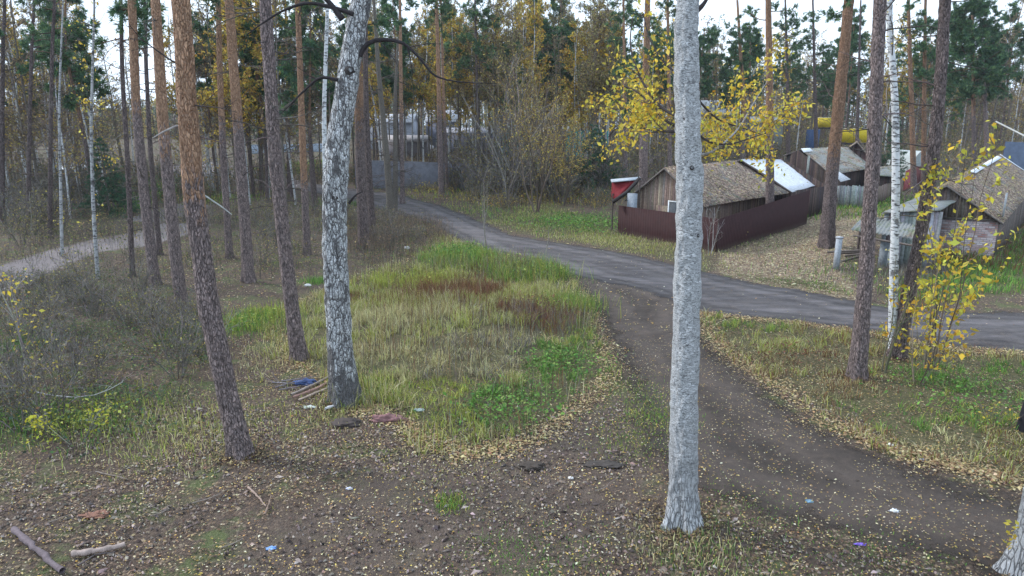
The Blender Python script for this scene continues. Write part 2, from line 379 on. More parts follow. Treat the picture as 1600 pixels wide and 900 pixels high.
def m_ground():
    m, t, b = mat('forest_floor', .95); n = N(t); v = n.coord('Object')
    za = n.new('ShaderNodeSeparateColor'); n.lk(n.attr('ZA').outputs['Color'], za.inputs[0])
    zb = n.new('ShaderNodeSeparateColor'); n.lk(n.attr('ZB').outputs['Color'], zb.inputs[0])
    big = n.noise(v, .45, 5, .65); mid = n.noise(v, 2.6, 6, .7); fine = n.noise(v, 26, 6, .75)
    lit, l2, ld = litter_color(n, v, [(0, (.05, .036, .03)), (.25, (.085, .058, .044)), (.48, (.13, .09, .065)), (.66, (.07, .052, .045)), (.80, (.19, .135, .095)), (.92, (.28, .21, .15)), (.98, (.42, .35, .24))], 24)
    soil = n.mix(fine, (.042, .031, .025), (.135, .10, .078))
    cov = n.ramp(n.math('ADD', n.math('MULTIPLY', mid, .6), n.math('MULTIPLY', big, .5)), [(.42, 0.), (.62, 1.)])
    c = n.mix(n.math('MULTIPLY', cov, .85), soil, lit)
    moss = n.ramp(n.noise(v, .9, 6, .75), [(.50, 0.), (.62, .85)])
    c = n.mix(moss, c, n.mix(fine, (.05, .065, .025), (.13, .16, .06)))
    # bare earth of the clearing
    ed = n.ramp(n.math('ADD', zb.outputs[1], n.math('MULTIPLY', n.math('SUBTRACT', mid, .5), 1.2)), [(.4, 0.), (.75, 1.)])
    earth = n.mix(fine, (.058, .044, .036), (.175, .132, .106)); earth = n.mix(n.ramp(mid, [(.45, 0.), (.65, .75)]), earth, (.060, .044, .037))
    c = n.mix(n.math('MULTIPLY', ed, .85), c, earth)
    # yard carpet of leaves
    ylit, _, _ = litter_color(n, v, [(0, (.13, .09, .065)), (.2, (.22, .155, .11)), (.45, (.30, .22, .15)), (.65, (.17, .12, .09)), (.8, (.38, .31, .20)), (.93, (.46, .40, .26))], 13)
    yd = n.ramp(n.math('ADD', zb.outputs[2], n.math('MULTIPLY', n.math('SUBTRACT', mid, .5), .9)), [(.35, 0.), (.6, 1.)])
    c = n.mix(yd, c, ylit)
    # turf
    gd = n.ramp(n.math('ADD', za.outputs[0], n.math('MULTIPLY', n.math('SUBTRACT', mid, .5), 1.3)), [(.35, 0.), (.7, 1.)])
    turf = n.mix(n.noise(v, 1.1, 5, .7), (.045, .055, .022), (.12, .105, .055)); turf = n.mix(n.math('MULTIPLY', fine, .9), turf, n.mix(l2, (.03, .04, .018), (.22, .17, .09)))
    c = n.mix(gd, c, turf)
    # footpath
    pd = n.ramp(n.math('ADD', za.outputs[2], n.math('MULTIPLY', n.math('SUBTRACT', mid, .5), .9)), [(.4, 0.), (.65, 1.)])
    c = n.mix(pd, c, n.mix(n.noise(v, 6, 6, .8), (.10, .085, .085), (.32, .28, .28)))
    n.lk(c, b.inputs['Base Color'])
    h = n.math('ADD', n.math('MULTIPLY', fine, .6), n.math('ADD', mid, n.math('MULTIPLY', ld, -.6))); n.bump(b, h, .9, .05); return m
def m_road(name, which, cols, edge_noise):
    m, t, b = mat(name, .8); n = N(t); v = n.coord('Object')
    z = n.new('ShaderNodeSeparateColor'); n.lk(n.attr('ZB' if which == 'road' else 'ZA').outputs['Color'], z.inputs[0])
    big = n.noise(v, .5, 5, .7); mid = n.noise(v, 3, 6, .75, .4); fine = n.noise(v, 60, 4, .8)
    c = n.mix(n.ramp(big, [(.35, 0.), (.65, 1.)]), cols[0], cols[1])
    c = n.mix(n.ramp(mid, [(.45, 0.), (.7, .75)]), c, cols[2]); c = n.mix(1, c, n.ramp(fine, [(.25, .55), (.75, 1.4)]), 'MULTIPLY')
    if which == 'road':
        crack = n.voro(n.warp(v, 2.5, .5), .9, 'DISTANCE_TO_EDGE'); c = n.mix(n.math('MULTIPLY', n.ramp(crack, [(.0, .5), (.02, 0.)]), n.ramp(big, [(.5, 0.), (.6, 1.)])), c, (.05, .05, .052)); c = n.mix(n.ramp(n.noise(n.coord('Object', (.25, 1.6, 1)), .9, 6, .75), [(.45, 0.), (.65, .6)]), c, (.19, .175, .185))
    zc = n.new('ShaderNodeSeparateColor'); n.lk(n.attr('ZC').outputs['Color'], zc.inputs[0])
    dd_ = n.math('ADD', zc.outputs[0] if which == 'road' else zc.outputs[1], n.math('MULTIPLY', n.math('SUBTRACT', n.noise(v, .7, 5, .7), .5), .22))
    if which == 'road': rut = n.ramp(dd_, [(0., .75), (.05, .5), (.12, .95), (.20, .6), (.26, 1.15), (.36, 1.35), (.46, .8), (.56, 1.1), (.68, .7), (.8, 1.1)])
    else: rut = n.ramp(dd_, [(0., 1.), (.10, .62), (.22, 1.1), (.34, 1.25), (.46, .7), (.6, 1.05), (.8, .85), (1., 1.1)])
    c = n.mix(.85, c, n.mix(1, c, rut, 'MULTIPLY'))
    mud = n.ramp(n.noise(v, 1.3, 7, .8, .6), [(.55, 0.), (.66, 1.)]); c = n.mix(n.math('MULTIPLY', mud, .75), c, n.mix(fine, (.035, .029, .026), (.15, .105, .08)))
    n.lk(n.ramp(mud, [(0, .85), (1., .5)]), b.inputs['Roughness'])
    n.lk(c, b.inputs['Base Color']); n.bump(b, n.math('ADD', n.math('ADD', fine, mid), n.math('MULTIPLY', rut, 1.5)), .8, .05)
    f = n.math('ADD', z.outputs[0] if which == 'road' else z.outputs[1], n.math('MULTIPLY', n.math('SUBTRACT', n.noise(v, 1.6, 7, .78), .5), edge_noise))
    al = n.ramp(f, [(.46, 0.), (.58, 1.)] if which == 'road' else [(.45, 0.), (.8, 1.)]); n.lk(al, b.inputs['Alpha']); return m
g = link('ground', ground_mesh('ground', m_ground())); tag(g, 'brown forest floor of leaf litter, earth and turf under the trees', kind='structure')
g = link('dirt_track', ground_mesh('dirt_track', m_road('track_earth', 'track', [(.100, .079, .068), (.062, .049, .042), (.135, .102, .082)], 2.0), zt > 0.01, .006)); tag(g, 'brown grey dirt track running from the road to the clearing', kind='structure')
g = link('road', ground_mesh('road', m_road('old_asphalt', 'road', [(.105, .097, .10), (.064, .058, .062), (.14, .12, .112)], 1.5), zr > 0.01, .012)); tag(g, 'worn grey village road with broken edges', kind='structure')

# ------------------------------------------------------------------ leaf and blade builders
def orient(n_, rg, flat=0.):
    """random unit pairs (a, b) spanning each card; flat=1 lies level"""
    nv = rg.normal(size=(n_, 3)); nv[:, 2] = np.abs(nv[:, 2]) + flat * 4; nv /= np.linalg.norm(nv, axis=1, keepdims=True)
    r = rg.normal(size=(n_, 3)); a = np.cross(nv, r); a /= np.linalg.norm(a, axis=1, keepdims=True) + 1e-9
    return a, np.cross(nv, a)
def leaf_cards(mb, c, size, col, rg, m=0, flat=0., asp=.7):
    n_ = len(c)
    if not n_: return
    a, b = orient(n_, rg, flat); s = (np.asarray(size) * np.clip(rg.lognormal(-.08, .32, n_), .4, 1.7))[:, None]
    nn = np.cross(a, b)
    v = np.stack([c - a * s * .55, c + b * s * asp * .45 + a * s * .05 + nn * s * .08, c + a * s * .55, c - b * s * asp * .45 + a * s * .05 + nn * s * .08], 1)
    f = np.arange(n_ * 4).reshape(-1, 4); mb.add(v.reshape(-1, 3), f, m, np.repeat(col, 4, 0))
def palette(rg, n_, cols, wts=None, var=.22):
    cols = np.array(cols, float); k = rg.choice(len(cols), n_, p=None if wts is None else np.array(wts) / sum(wts))
    return np.clip(cols[k] * (1 + rg.normal(0, var, (n_, 1))) * (1 + rg.normal(0, .05, (n_, 3))), .01, .9)
YEL = [(.70, .51, .05), (.76, .58, .11), (.58, .46, .07), (.62, .38, .05), (.42, .41, .08), (.60, .48, .09)]
NEEDLE = [(.07, .145, .075), (.10, .19, .085), (.05, .11, .068), (.13, .21, .085)]
TWIGC = [(.10, .085, .08), (.17, .15, .14), (.07, .06, .055)]
def tufts(mb, c, d, ln, wd, k, rg, m=0, cols=NEEDLE, spread=1.1):
    n_ = len(c)
    if not n_: return
    c = np.repeat(np.asarray(c), k, 0); dd = np.repeat(np.asarray(d), k, 0) + rg.normal(0, spread * .6, (n_ * k, 3)); dd /= np.linalg.norm(dd, axis=1, keepdims=True)
    side = np.cross(dd, rg.normal(size=(n_ * k, 3))); side /= np.linalg.norm(side, axis=1, keepdims=True) + 1e-9
    L = (ln * rg.uniform(.6, 1.2, n_ * k))[:, None]
    v = np.stack([c - side * wd * .5, c + side * wd * .5, c + dd * L], 1)
    col = np.repeat(palette(rg, n_, cols), k, 0) * rg.uniform(.7, 1.3, (n_ * k, 1))
    mb.add(v.reshape(-1, 3), np.arange(n_ * k * 3).reshape(-1, 3), m, np.repeat(col, 3, 0))
def grow(rg, p, d, L, r, lev, spec, outp, droop=0., wob=.16, seg=.35):
    """spec: list of (children, length ratio, spread) per level"""
    k = max(3, int(L / seg)); st = L / k; pts = [np.asarray(p, float)]; dd = nrm(d); ds = [dd]
    for i in range(k):
        dd = nrm(dd + rg.normal(0, wob, 3) + np.array([0, 0, droop * (.4 + i / k)])); pts.append(pts[-1] + dd * st); ds.append(dd)
    pts = np.array(pts); outp.append((pts, np.linspace(r, r * .3, k + 1), lev))
    if lev < len(spec):
        n_, lr, sp = spec[lev]
        for q in range(n_):
            t = rg.uniform(.18, .98); i = min(int(t * k), k - 1); q0 = pts[i] + (pts[i + 1] - pts[i]) * (t * k - i)
            side = np.cross(ds[i], rg.normal(size=3)); side = nrm(side)
            grow(rg, q0, ds[i] + side * sp * rg.uniform(.6, 1.3), L * lr * (1.25 - .75 * t) * rg.uniform(.7, 1.2), r * .5 * (1.2 - .6 * t), lev + 1, spec, outp, droop, wob * 1.2, seg * .7)
def twigs_to(mb, paths, m, rg, cols=TWIGC, minr=.004, sides=3):
    for pts, rad, lev in paths:
        mb.tube(pts, np.maximum(rad, minr), 5 if lev == 0 else sides, m, palette(rg, 1, cols)[0], False)
def along(paths, lev, per_m, rg, jit=.06):
    C = []; D = []
    for pts, rad, l in paths:
        if l < lev: continue
        L = np.linalg.norm(pts[-1] - pts[0]); k = rg.poisson(L * per_m)
        for _ in range(k):
            t = rg.uniform(.1, 1) * (len(pts) - 1); i = min(int(t), len(pts) - 2)
            C.append(pts[i] + (pts[i + 1] - pts[i]) * (t - i) + rg.normal(0, jit, 3)); D.append(nrm(pts[i + 1] - pts[i]))
    return np.array(C).reshape(-1, 3), np.array(D).reshape(-1, 3)

# ------------------------------------------------------------------ trees
def trunk_mesh(axis, rad, sides, ring, rg, m, orange=None, flare=.5, rough=.03, knots=0, name='trunk', z0=0., dark_base=None, tone=1.0, rough_scale=.07):
    """axis: local points from the base up (base at 0,0,0)"""
    axis = np.asarray(axis, float); zz = axis[:, 2]
    if isinstance(ring, tuple):   # fine spacing up to a height, coarse above
        zs = np.concatenate([np.arange(-.25, ring[1], ring[0]), np.arange(ring[1], zz[-1], .5), [zz[-1]]])
    else: zs = np.concatenate([np.arange(-.25, zz[-1], ring), [zz[-1]]])
    cx = np.interp(zs, zz, axis[:, 0]); cy = np.interp(zs, zz, axis[:, 1])
    if len(zz) > 2:
        k = np.ones(9) / 9; w_ = 4
        if not isinstance(ring, tuple):
            cx[w_:-w_] = np.convolve(cx, k, 'valid'); cy[w_:-w_] = np.convolve(cy, k, 'valid')
    r = np.interp(zs, zz, rad)
    a = np.arange(sides) * 2 * math.pi / sides; A, Z = np.meshgrid(a, zs)
    Rr = r[:, None] * np.ones_like(A)
    lob = 1 + flare * np.exp(-np.clip(Z, 0, 9) / (r[0] * 1.5)) * (.55 + .45 * np.cos(A * 5 + rg.uniform(0, 6)) + .3 * np.cos(A * 3 + rg.uniform(0, 6)))
    Rr = Rr * lob
    X = np.cos(A) * Rr; Y = np.sin(A) * Rr; s = rough_scale; sd_ = int(rg.integers(999))
    nzs = (vnoise(X / s, Y / s, Z / (s * 2.4), sd_) - .5) + .5 * (vnoise(X / (s * .45), Y / (s * .45), Z / s, sd_ + 1) - .5)
    big = vnoise(np.cos(A) * 1.2, np.sin(A) * 1.2, Z / .6, sd_ + 2) - .5
    Rr = Rr * (1 + .10 * big) + rough * nzs
    X = np.cos(A) * Rr + cx[:, None]; Y = np.sin(A) * Rr + cy[:, None]
    n = len(zs); i = np.arange(n - 1)[:, None] * sides; j = np.arange(sides)[None]; j2 = (j + 1) % sides
    f = np.stack([i + j, i + j2, i + sides + j2, i + sides + j], -1).reshape(-1, 4)
    if orange is not None: cc = np.clip((zs + z0 - orange[0]) / (orange[1] - orange[0]), 0, 1)
    elif dark_base is not None: cc = np.clip(1 - zs / dark_base, 0, 1)
    else: cc = np.zeros(n)
    C = np.zeros((n, sides, 3)); C[..., 0] = cc[:, None]; C[..., 1] = tone; C[..., 2] = tone
    b = MB(); b.add(np.stack([X, Y, Z], -1).reshape(-1, 3), f, 0, C.reshape(-1, 3))
    if m is M_DARK: b.C = [np.full((len(C.reshape(-1, 3)), 3), tone)]
    return b.mesh(name, m, True)
def axis_at(axis, z):
    return np.array([np.interp(z, axis[:, 2], axis[:, 0]), np.interp(z, axis[:, 2], axis[:, 1]), z])
def pine_crown(axis, rad, rg, dead=(2, 8, 14), live=None, needle=(.24, .03, 9), blen=2.4, near=False, rich=1.0, stub=True):
    mb = MB(); axis = np.asarray(axis); top = axis[-1, 2]
    def dirn(el): a = rg.uniform(0, 2 * math.pi); return np.array([math.cos(a) * math.cos(el), math.sin(a) * math.cos(el), math.sin(el)])
    z0, z1, nd = dead
    for _ in range(nd):
        z = rg.uniform(z0, z1); L = rg.uniform(.25, 1.0) if rg.random() < .55 else rg.uniform(.9, blen)
        pp = []; grow(rg, axis_at(axis, z), dirn(rg.uniform(-.25, .35)), L, .010 + .008 * L, 0, [(int(2 + L * 2.2), .45, .9)] if L > .8 else [], pp, -.02, .14, .25)
        twigs_to(mb, pp, 0, rg, [(.075, .062, .058), (.12, .10, .09)], .004)
    if live:
        z0, z1, nl = live
        for _ in range(nl):
            t = rg.random() ** .9; z = z0 + (z1 - z0) * t
            L = blen * (1.0 - .55 * t) * rg.uniform(.6, 1.15)
            pp = []; grow(rg, axis_at(axis, z), dirn(rg.uniform(-.15, .45)), L, .018 + .010 * L, 0, [(5, .45, .8), (3, .5, .8)], pp, .02, .15, .35)
            twigs_to(mb, [q for q in pp if q[2] < 2], 0, rg, [(.13, .085, .06), (.09, .07, .06)], .006)
            C, D = along(pp, 1, 8.5, rg, .06)
            tufts(mb, C, D, needle[0], needle[1], needle[2], rg, 1)
    if not mb.n: return None
    return mb.mesh('crown', [M_TWIG, M_NEEDLE])
def broad_crown(axis, rad, rg, z0, z1, n, L=2.2, up=.6, leaf=None, per_m=6, spec=((5, .5, .8), (4, .5, .8)), cols=TWIGC, droop=.02, r=.02, minr=.005):
    mb = MB(); axis = np.asarray(axis)
    for _ in range(n):
        t = rg.random(); z = z0 + (z1 - z0) * t; a = rg.uniform(0, 2 * math.pi); el = rg.uniform(up * .5, up * 1.4)
        pp = []; grow(rg, axis_at(axis, z), (math.cos(a) * math.cos(el), math.sin(a) * math.cos(el), math.sin(el)), L * (1.1 - .55 * t) * rg.uniform(.7, 1.2), r, 0, list(spec), pp, droop, .13, .35)
        twigs_to(mb, pp, 0, rg, cols, minr)
        if leaf:
            C, D = along(pp, 1, per_m, rg, .08); leaf_cards(mb, C, leaf[0], palette(rg, len(C), leaf[1]), rg, 1)
    return mb.mesh('crown', [M_TWIG, M_LEAF])

def px_axis(pts, total):
    """trunk line through points measured on the photograph, carried on upright above the frame"""
    b = G(*pts[0]); q = [np.zeros(3)]
    for p_ in pts[1:]: q.append(P(p_[0], p_[1], b[1]) - b)
    q = [a for k, a in enumerate(q) if k == 0 or a[2] > q[k - 1][2] + .05]
    d = q[-1] - q[-2]; dz = total - q[-1][2]
    if dz > 0: q.append(q[-1] + np.array([d[0] / d[2] * dz * .5, d[1] / d[2] * dz * .5, dz]))
    return b, np.array(q)
def tree(name, label, cat, bark, pts, w, total=19., orange=None, crown=None, sides=20, ring=.3, flare=.5, rough=.02, tone=1., wtop=.35, seed=None, group=None, wq=None, **kw):
    sd_ = (seed if seed is not None else abs(hash_s(label))) % 100000; rg = np.random.default_rng(sd_)
    b, ax = px_axis(pts, total); D = w * depth(b + [0, 0, 1.]) / FPX; r0 = D / 2
    rad = r0 * (1 - (1 - wtop) * (ax[:, 2] / ax[-1, 2]) ** 1.1)
    if wq is not None:
        rad = np.interp(ax[:, 2], [0] + [z for z, _ in wq] + [total], [r0] + [r0 * k for _, k in wq] + [r0 * .3])
    t = thing(name, label, cat, tuple(b), group)
    link('trunk', trunk_mesh(ax, rad, sides, ring, rg, bark, orange, flare, rough, tone=tone, z0=0, **kw), t)
    if crown:
        me = crown(ax, rad, rg)
        if me: link('crown', me, t)
    return t, ax, b
def hash_s(s):
    h = 5381
    for ch in s: h = (h * 33 + ord(ch)) & 0x7fffffff
    return h
def PC(dead=(2, 9, 16), live=None, blen=2.2, needle=(.27, .04, 10)):
    return lambda ax, rad, rg: pine_crown(ax, rad, rg, dead, live, needle, blen)

# --- the two big birches
tb, axb, bb = tree('birch_tree', 'stout pale birch with rough crinkled bark standing alone beside the dirt track', 'tree', M_BN,
    [(1065, 818), (1068, 700), (1070, 600), (1074, 450), (1078, 300), (1073, 150), (1073, 40), (1076, 0)], 44, 17., sides=72, ring=(.03, 8.4), flare=.62, rough=.04, dark_base=2.0,
    wq=[(1.2, .97), (2.2, .90), (3.3, .86), (4.6, .86), (6.1, .80), (7.2, .72), (8.2, .68)], rough_scale=.06,
    crown=lambda ax, rad, rg: broad_crown(ax, rad, rg, 9, 16, 9, 2.4, .7, (.07, YEL), 4))
def knot(t, ax, z, ang, r, s=.05, name='knot'):
    m = MB(); q = axis_at(ax, z); d = np.array([math.cos(ang), math.sin(ang), .15]); m.tube([q + d * (r - .04), q + d * (r + .005), q + d * (r + s * .5)], [s * 1.2, s, s * .45], 9, 0, (.05, .045, .045)); link(name, m.mesh(name, M_TWIG, True), t)
def limb(t, base, pts_px, Y, r0, name='branch', spec=((5, .4, .8), (3, .5, .8)), leafs=None, cols=[(.06, .05, .05), (.11, .095, .09)], sub=1.0, per_m=22, leaf=.060, rg=None, r1=.25, lf_lev=1, jit=.10, kid_r=1., droop=0.):
    """one big limb through measured points at distance Y, side twigs grown off it; leaves as a part of their own"""
    rg = rg or np.random.default_rng(len(pts_px) * 77 + int(pts_px[-1][0]))
    Ys = Y if isinstance(Y, (list, tuple)) else [Y] * len(pts_px)
    q = np.array([P(x, y, yy) - base for (x, y), yy in zip(pts_px, Ys)])
    k = np.linspace(0, len(q) - 1, (len(q) - 1) * 6 + 1); i = np.minimum(k.astype(int), len(q) - 2); f = (k - i)[:, None]
    p0 = q[np.maximum(i - 1, 0)]; p1 = q[i]; p2 = q[i + 1]; p3 = q[np.minimum(i + 2, len(q) - 1)]
    c = .5 * (2 * p1 + (p2 - p0) * f + (2 * p0 - 5 * p1 + 4 * p2 - p3) * f ** 2 + (3 * p1 - p0 - 3 * p2 + p3) * f ** 3)
    L = np.linalg.norm(np.diff(c, axis=0), axis=1).sum(); m = MB(); rad = np.linspace(r0, r0 * r1, len(c))
    m.tube(c, rad, 8, 0, cols[0], False); pp = []
    if spec:
        for _ in range(int(L * 3.2 * sub)):
            j = int(rg.uniform(.15, .98) * (len(c) - 1)); d = nrm(c[min(j + 1, len(c) - 1)] - c[j]); s_ = nrm(np.cross(d, rg.normal(size=3)))
            grow(rg, c[j], d * .6 + s_ * rg.uniform(.5, 1.1), rg.uniform(.3, .85) * min(L * .4, 1.2), max(rad[j] * .35 * kid_r, .004), 0, list(spec), pp, droop, .16, .16)
        twigs_to(m, pp, 0, rg, cols, .0025)
    o = link(name, m.mesh(name, M_TWIG, True), t)
    if leafs:
        C, D = along(pp, lf_lev, per_m, rg, jit); lm = MB(); leaf_cards(lm, C, leaf, palette(rg, len(C), leafs), rg); link('foliage', lm.mesh('foliage', M_LEAF), o)
    return o
# limbs of the pale birch with yellow leaves
Yb = bb[1]
limb(tb, bb, [(1068, 200), (1040, 188), (1010, 155), (975, 135), (940, 150)], [Yb, Yb + .5, Yb + 1.0, Yb + 1.5, Yb + 1.8], .028, leafs=YEL, spec=((4, .5, .8),), per_m=54, lf_lev=0, sub=1.4)
limb(tb, bb, [(1066, 185), (1030, 165), (1000, 120), (985, 70), (990, 20)], [Yb, Yb + .4, Yb + .7, Yb + 1.0, Yb + 1.2], .026, leafs=YEL, spec=((4, .5, .8),), per_m=42, lf_lev=0, sub=1.2)
limb(tb, bb, [(1066, 205), (1035, 205), (1000, 200), (965, 200), (950, 215)], [Yb, Yb + .3, Yb + .8, Yb + 1.2, Yb + 1.5], .024, leafs=YEL, spec=((4, .5, .8),), per_m=60, lf_lev=0, sub=1.5)
limb(tb, bb, [(1068, 120), (1040, 100), (1015, 60), (1005, 20)], [Yb, Yb + .3, Yb + .6, Yb + .8], .022, leafs=YEL, spec=((3, .5, .8),), per_m=40, lf_lev=0)
limb(tb, bb, [(1080, 240), (1110, 238), (1150, 205), (1178, 160), (1200, 125)], [Yb, Yb + .5, Yb + .9, Yb + 1.2, Yb + 1.5], .02, leafs=YEL, spec=((3, .5, .8),), per_m=40, lf_lev=0, sub=.9, cols=[(.30, .29, .29), (.2, .18, .17)])
limb(tb, bb, [(1084, 205), (1110, 222), (1140, 225), (1175, 215), (1205, 205)], [Yb, Yb + .4, Yb + .8, Yb + 1.2, Yb + 1.5], .022, leafs=YEL, spec=((4, .5, .8),), per_m=64, lf_lev=0, sub=1.5)
limb(tb, bb, [(1086, 150), (1120, 185), (1160, 200), (1205, 215)], [Yb, Yb + .6, Yb + 1.1, Yb + 1.6], .018, leafs=YEL, spec=((4, .5, .8),), per_m=54, lf_lev=0, sub=1.2)
limb(tb, bb, [(1084, 20), (1098, 8), (1112, -14)], [Yb, Yb - .05, Yb - .1], .05, spec=None)
knot(tb, axb, 3.2, -1.9, .19, .035); knot(tb, axb, 4.9, -1.0, .18, .03); knot(tb, axb, 5.9, -1.6, .17, .04); knot(tb, axb, 1.9, -1.2, .2, .03); knot(tb, axb, 3.9, -1.3, .17, .03); knot(tb, axb, 6.6, -2.0, .16, .035)

tl, axl, bl = tree('birch_tree', 'tall birch with deeply cracked black and white bark and an arching bare limb', 'tree', M_BC,
    [(540, 628), (532, 560), (526, 450), (523, 380), (523, 300), (528, 220), (538, 160), (547, 100), (556, 40), (566, 0)], 42, 18., sides=64, ring=(.04, 10.5), flare=.42, rough=.045, dark_base=1.6, rough_scale=.09,
    wq=[(1.0, .92), (2.5, .86), (4.5, .84), (6., .82), (7.5, .74), (9, .66)],
    crown=lambda ax, rad, rg: broad_crown(ax, rad, rg, 10, 17, 8, 2.6, .7, (.07, YEL), 3))
Yl = bl[1]; BLK = [(.035, .03, .032), (.08, .07, .07)]
limb(tl, bl, [(562, 88), (575, 68), (600, 62), (630, 68), (655, 90), (680, 118), (720, 128), (775, 130)], Yl - .1, .055, cols=BLK, spec=((4, .5, .8),), sub=.6, r1=.12)
limb(tl, bl, [(636, 70), (641, 92), (645, 118)], Yl - .1, .022, cols=BLK, spec=None)
limb(tl, bl, [(528, 125), (500, 122), (475, 142), (452, 165), (436, 180)], Yl - .2, .04, cols=BLK, spec=((3, .5, .8),), sub=.7, r1=.15)
limb(tl, bl, [(552, 22), (520, 12), (480, 5), (440, 18), (405, 40), (385, 55)], Yl - .3, .05, cols=BLK, spec=((3, .5, .8),), sub=.7, r1=.15)
limb(tl, bl, [(535, 30), (505, -5), (460, -25)], Yl - .3, .07, cols=BLK, spec=None)
knot(tl, axl, 7.6, -1.2, .22, .11); knot(tl, axl, 4.9, -1.3, .24, .08); knot(tl, axl, 3.6, -1.0, .25, .07)
limb(tl, bl, [(545, 318), (556, 305), (566, 300)], Yl, .03, cols=BLK, spec=((2, .5, .8),), sub=2)

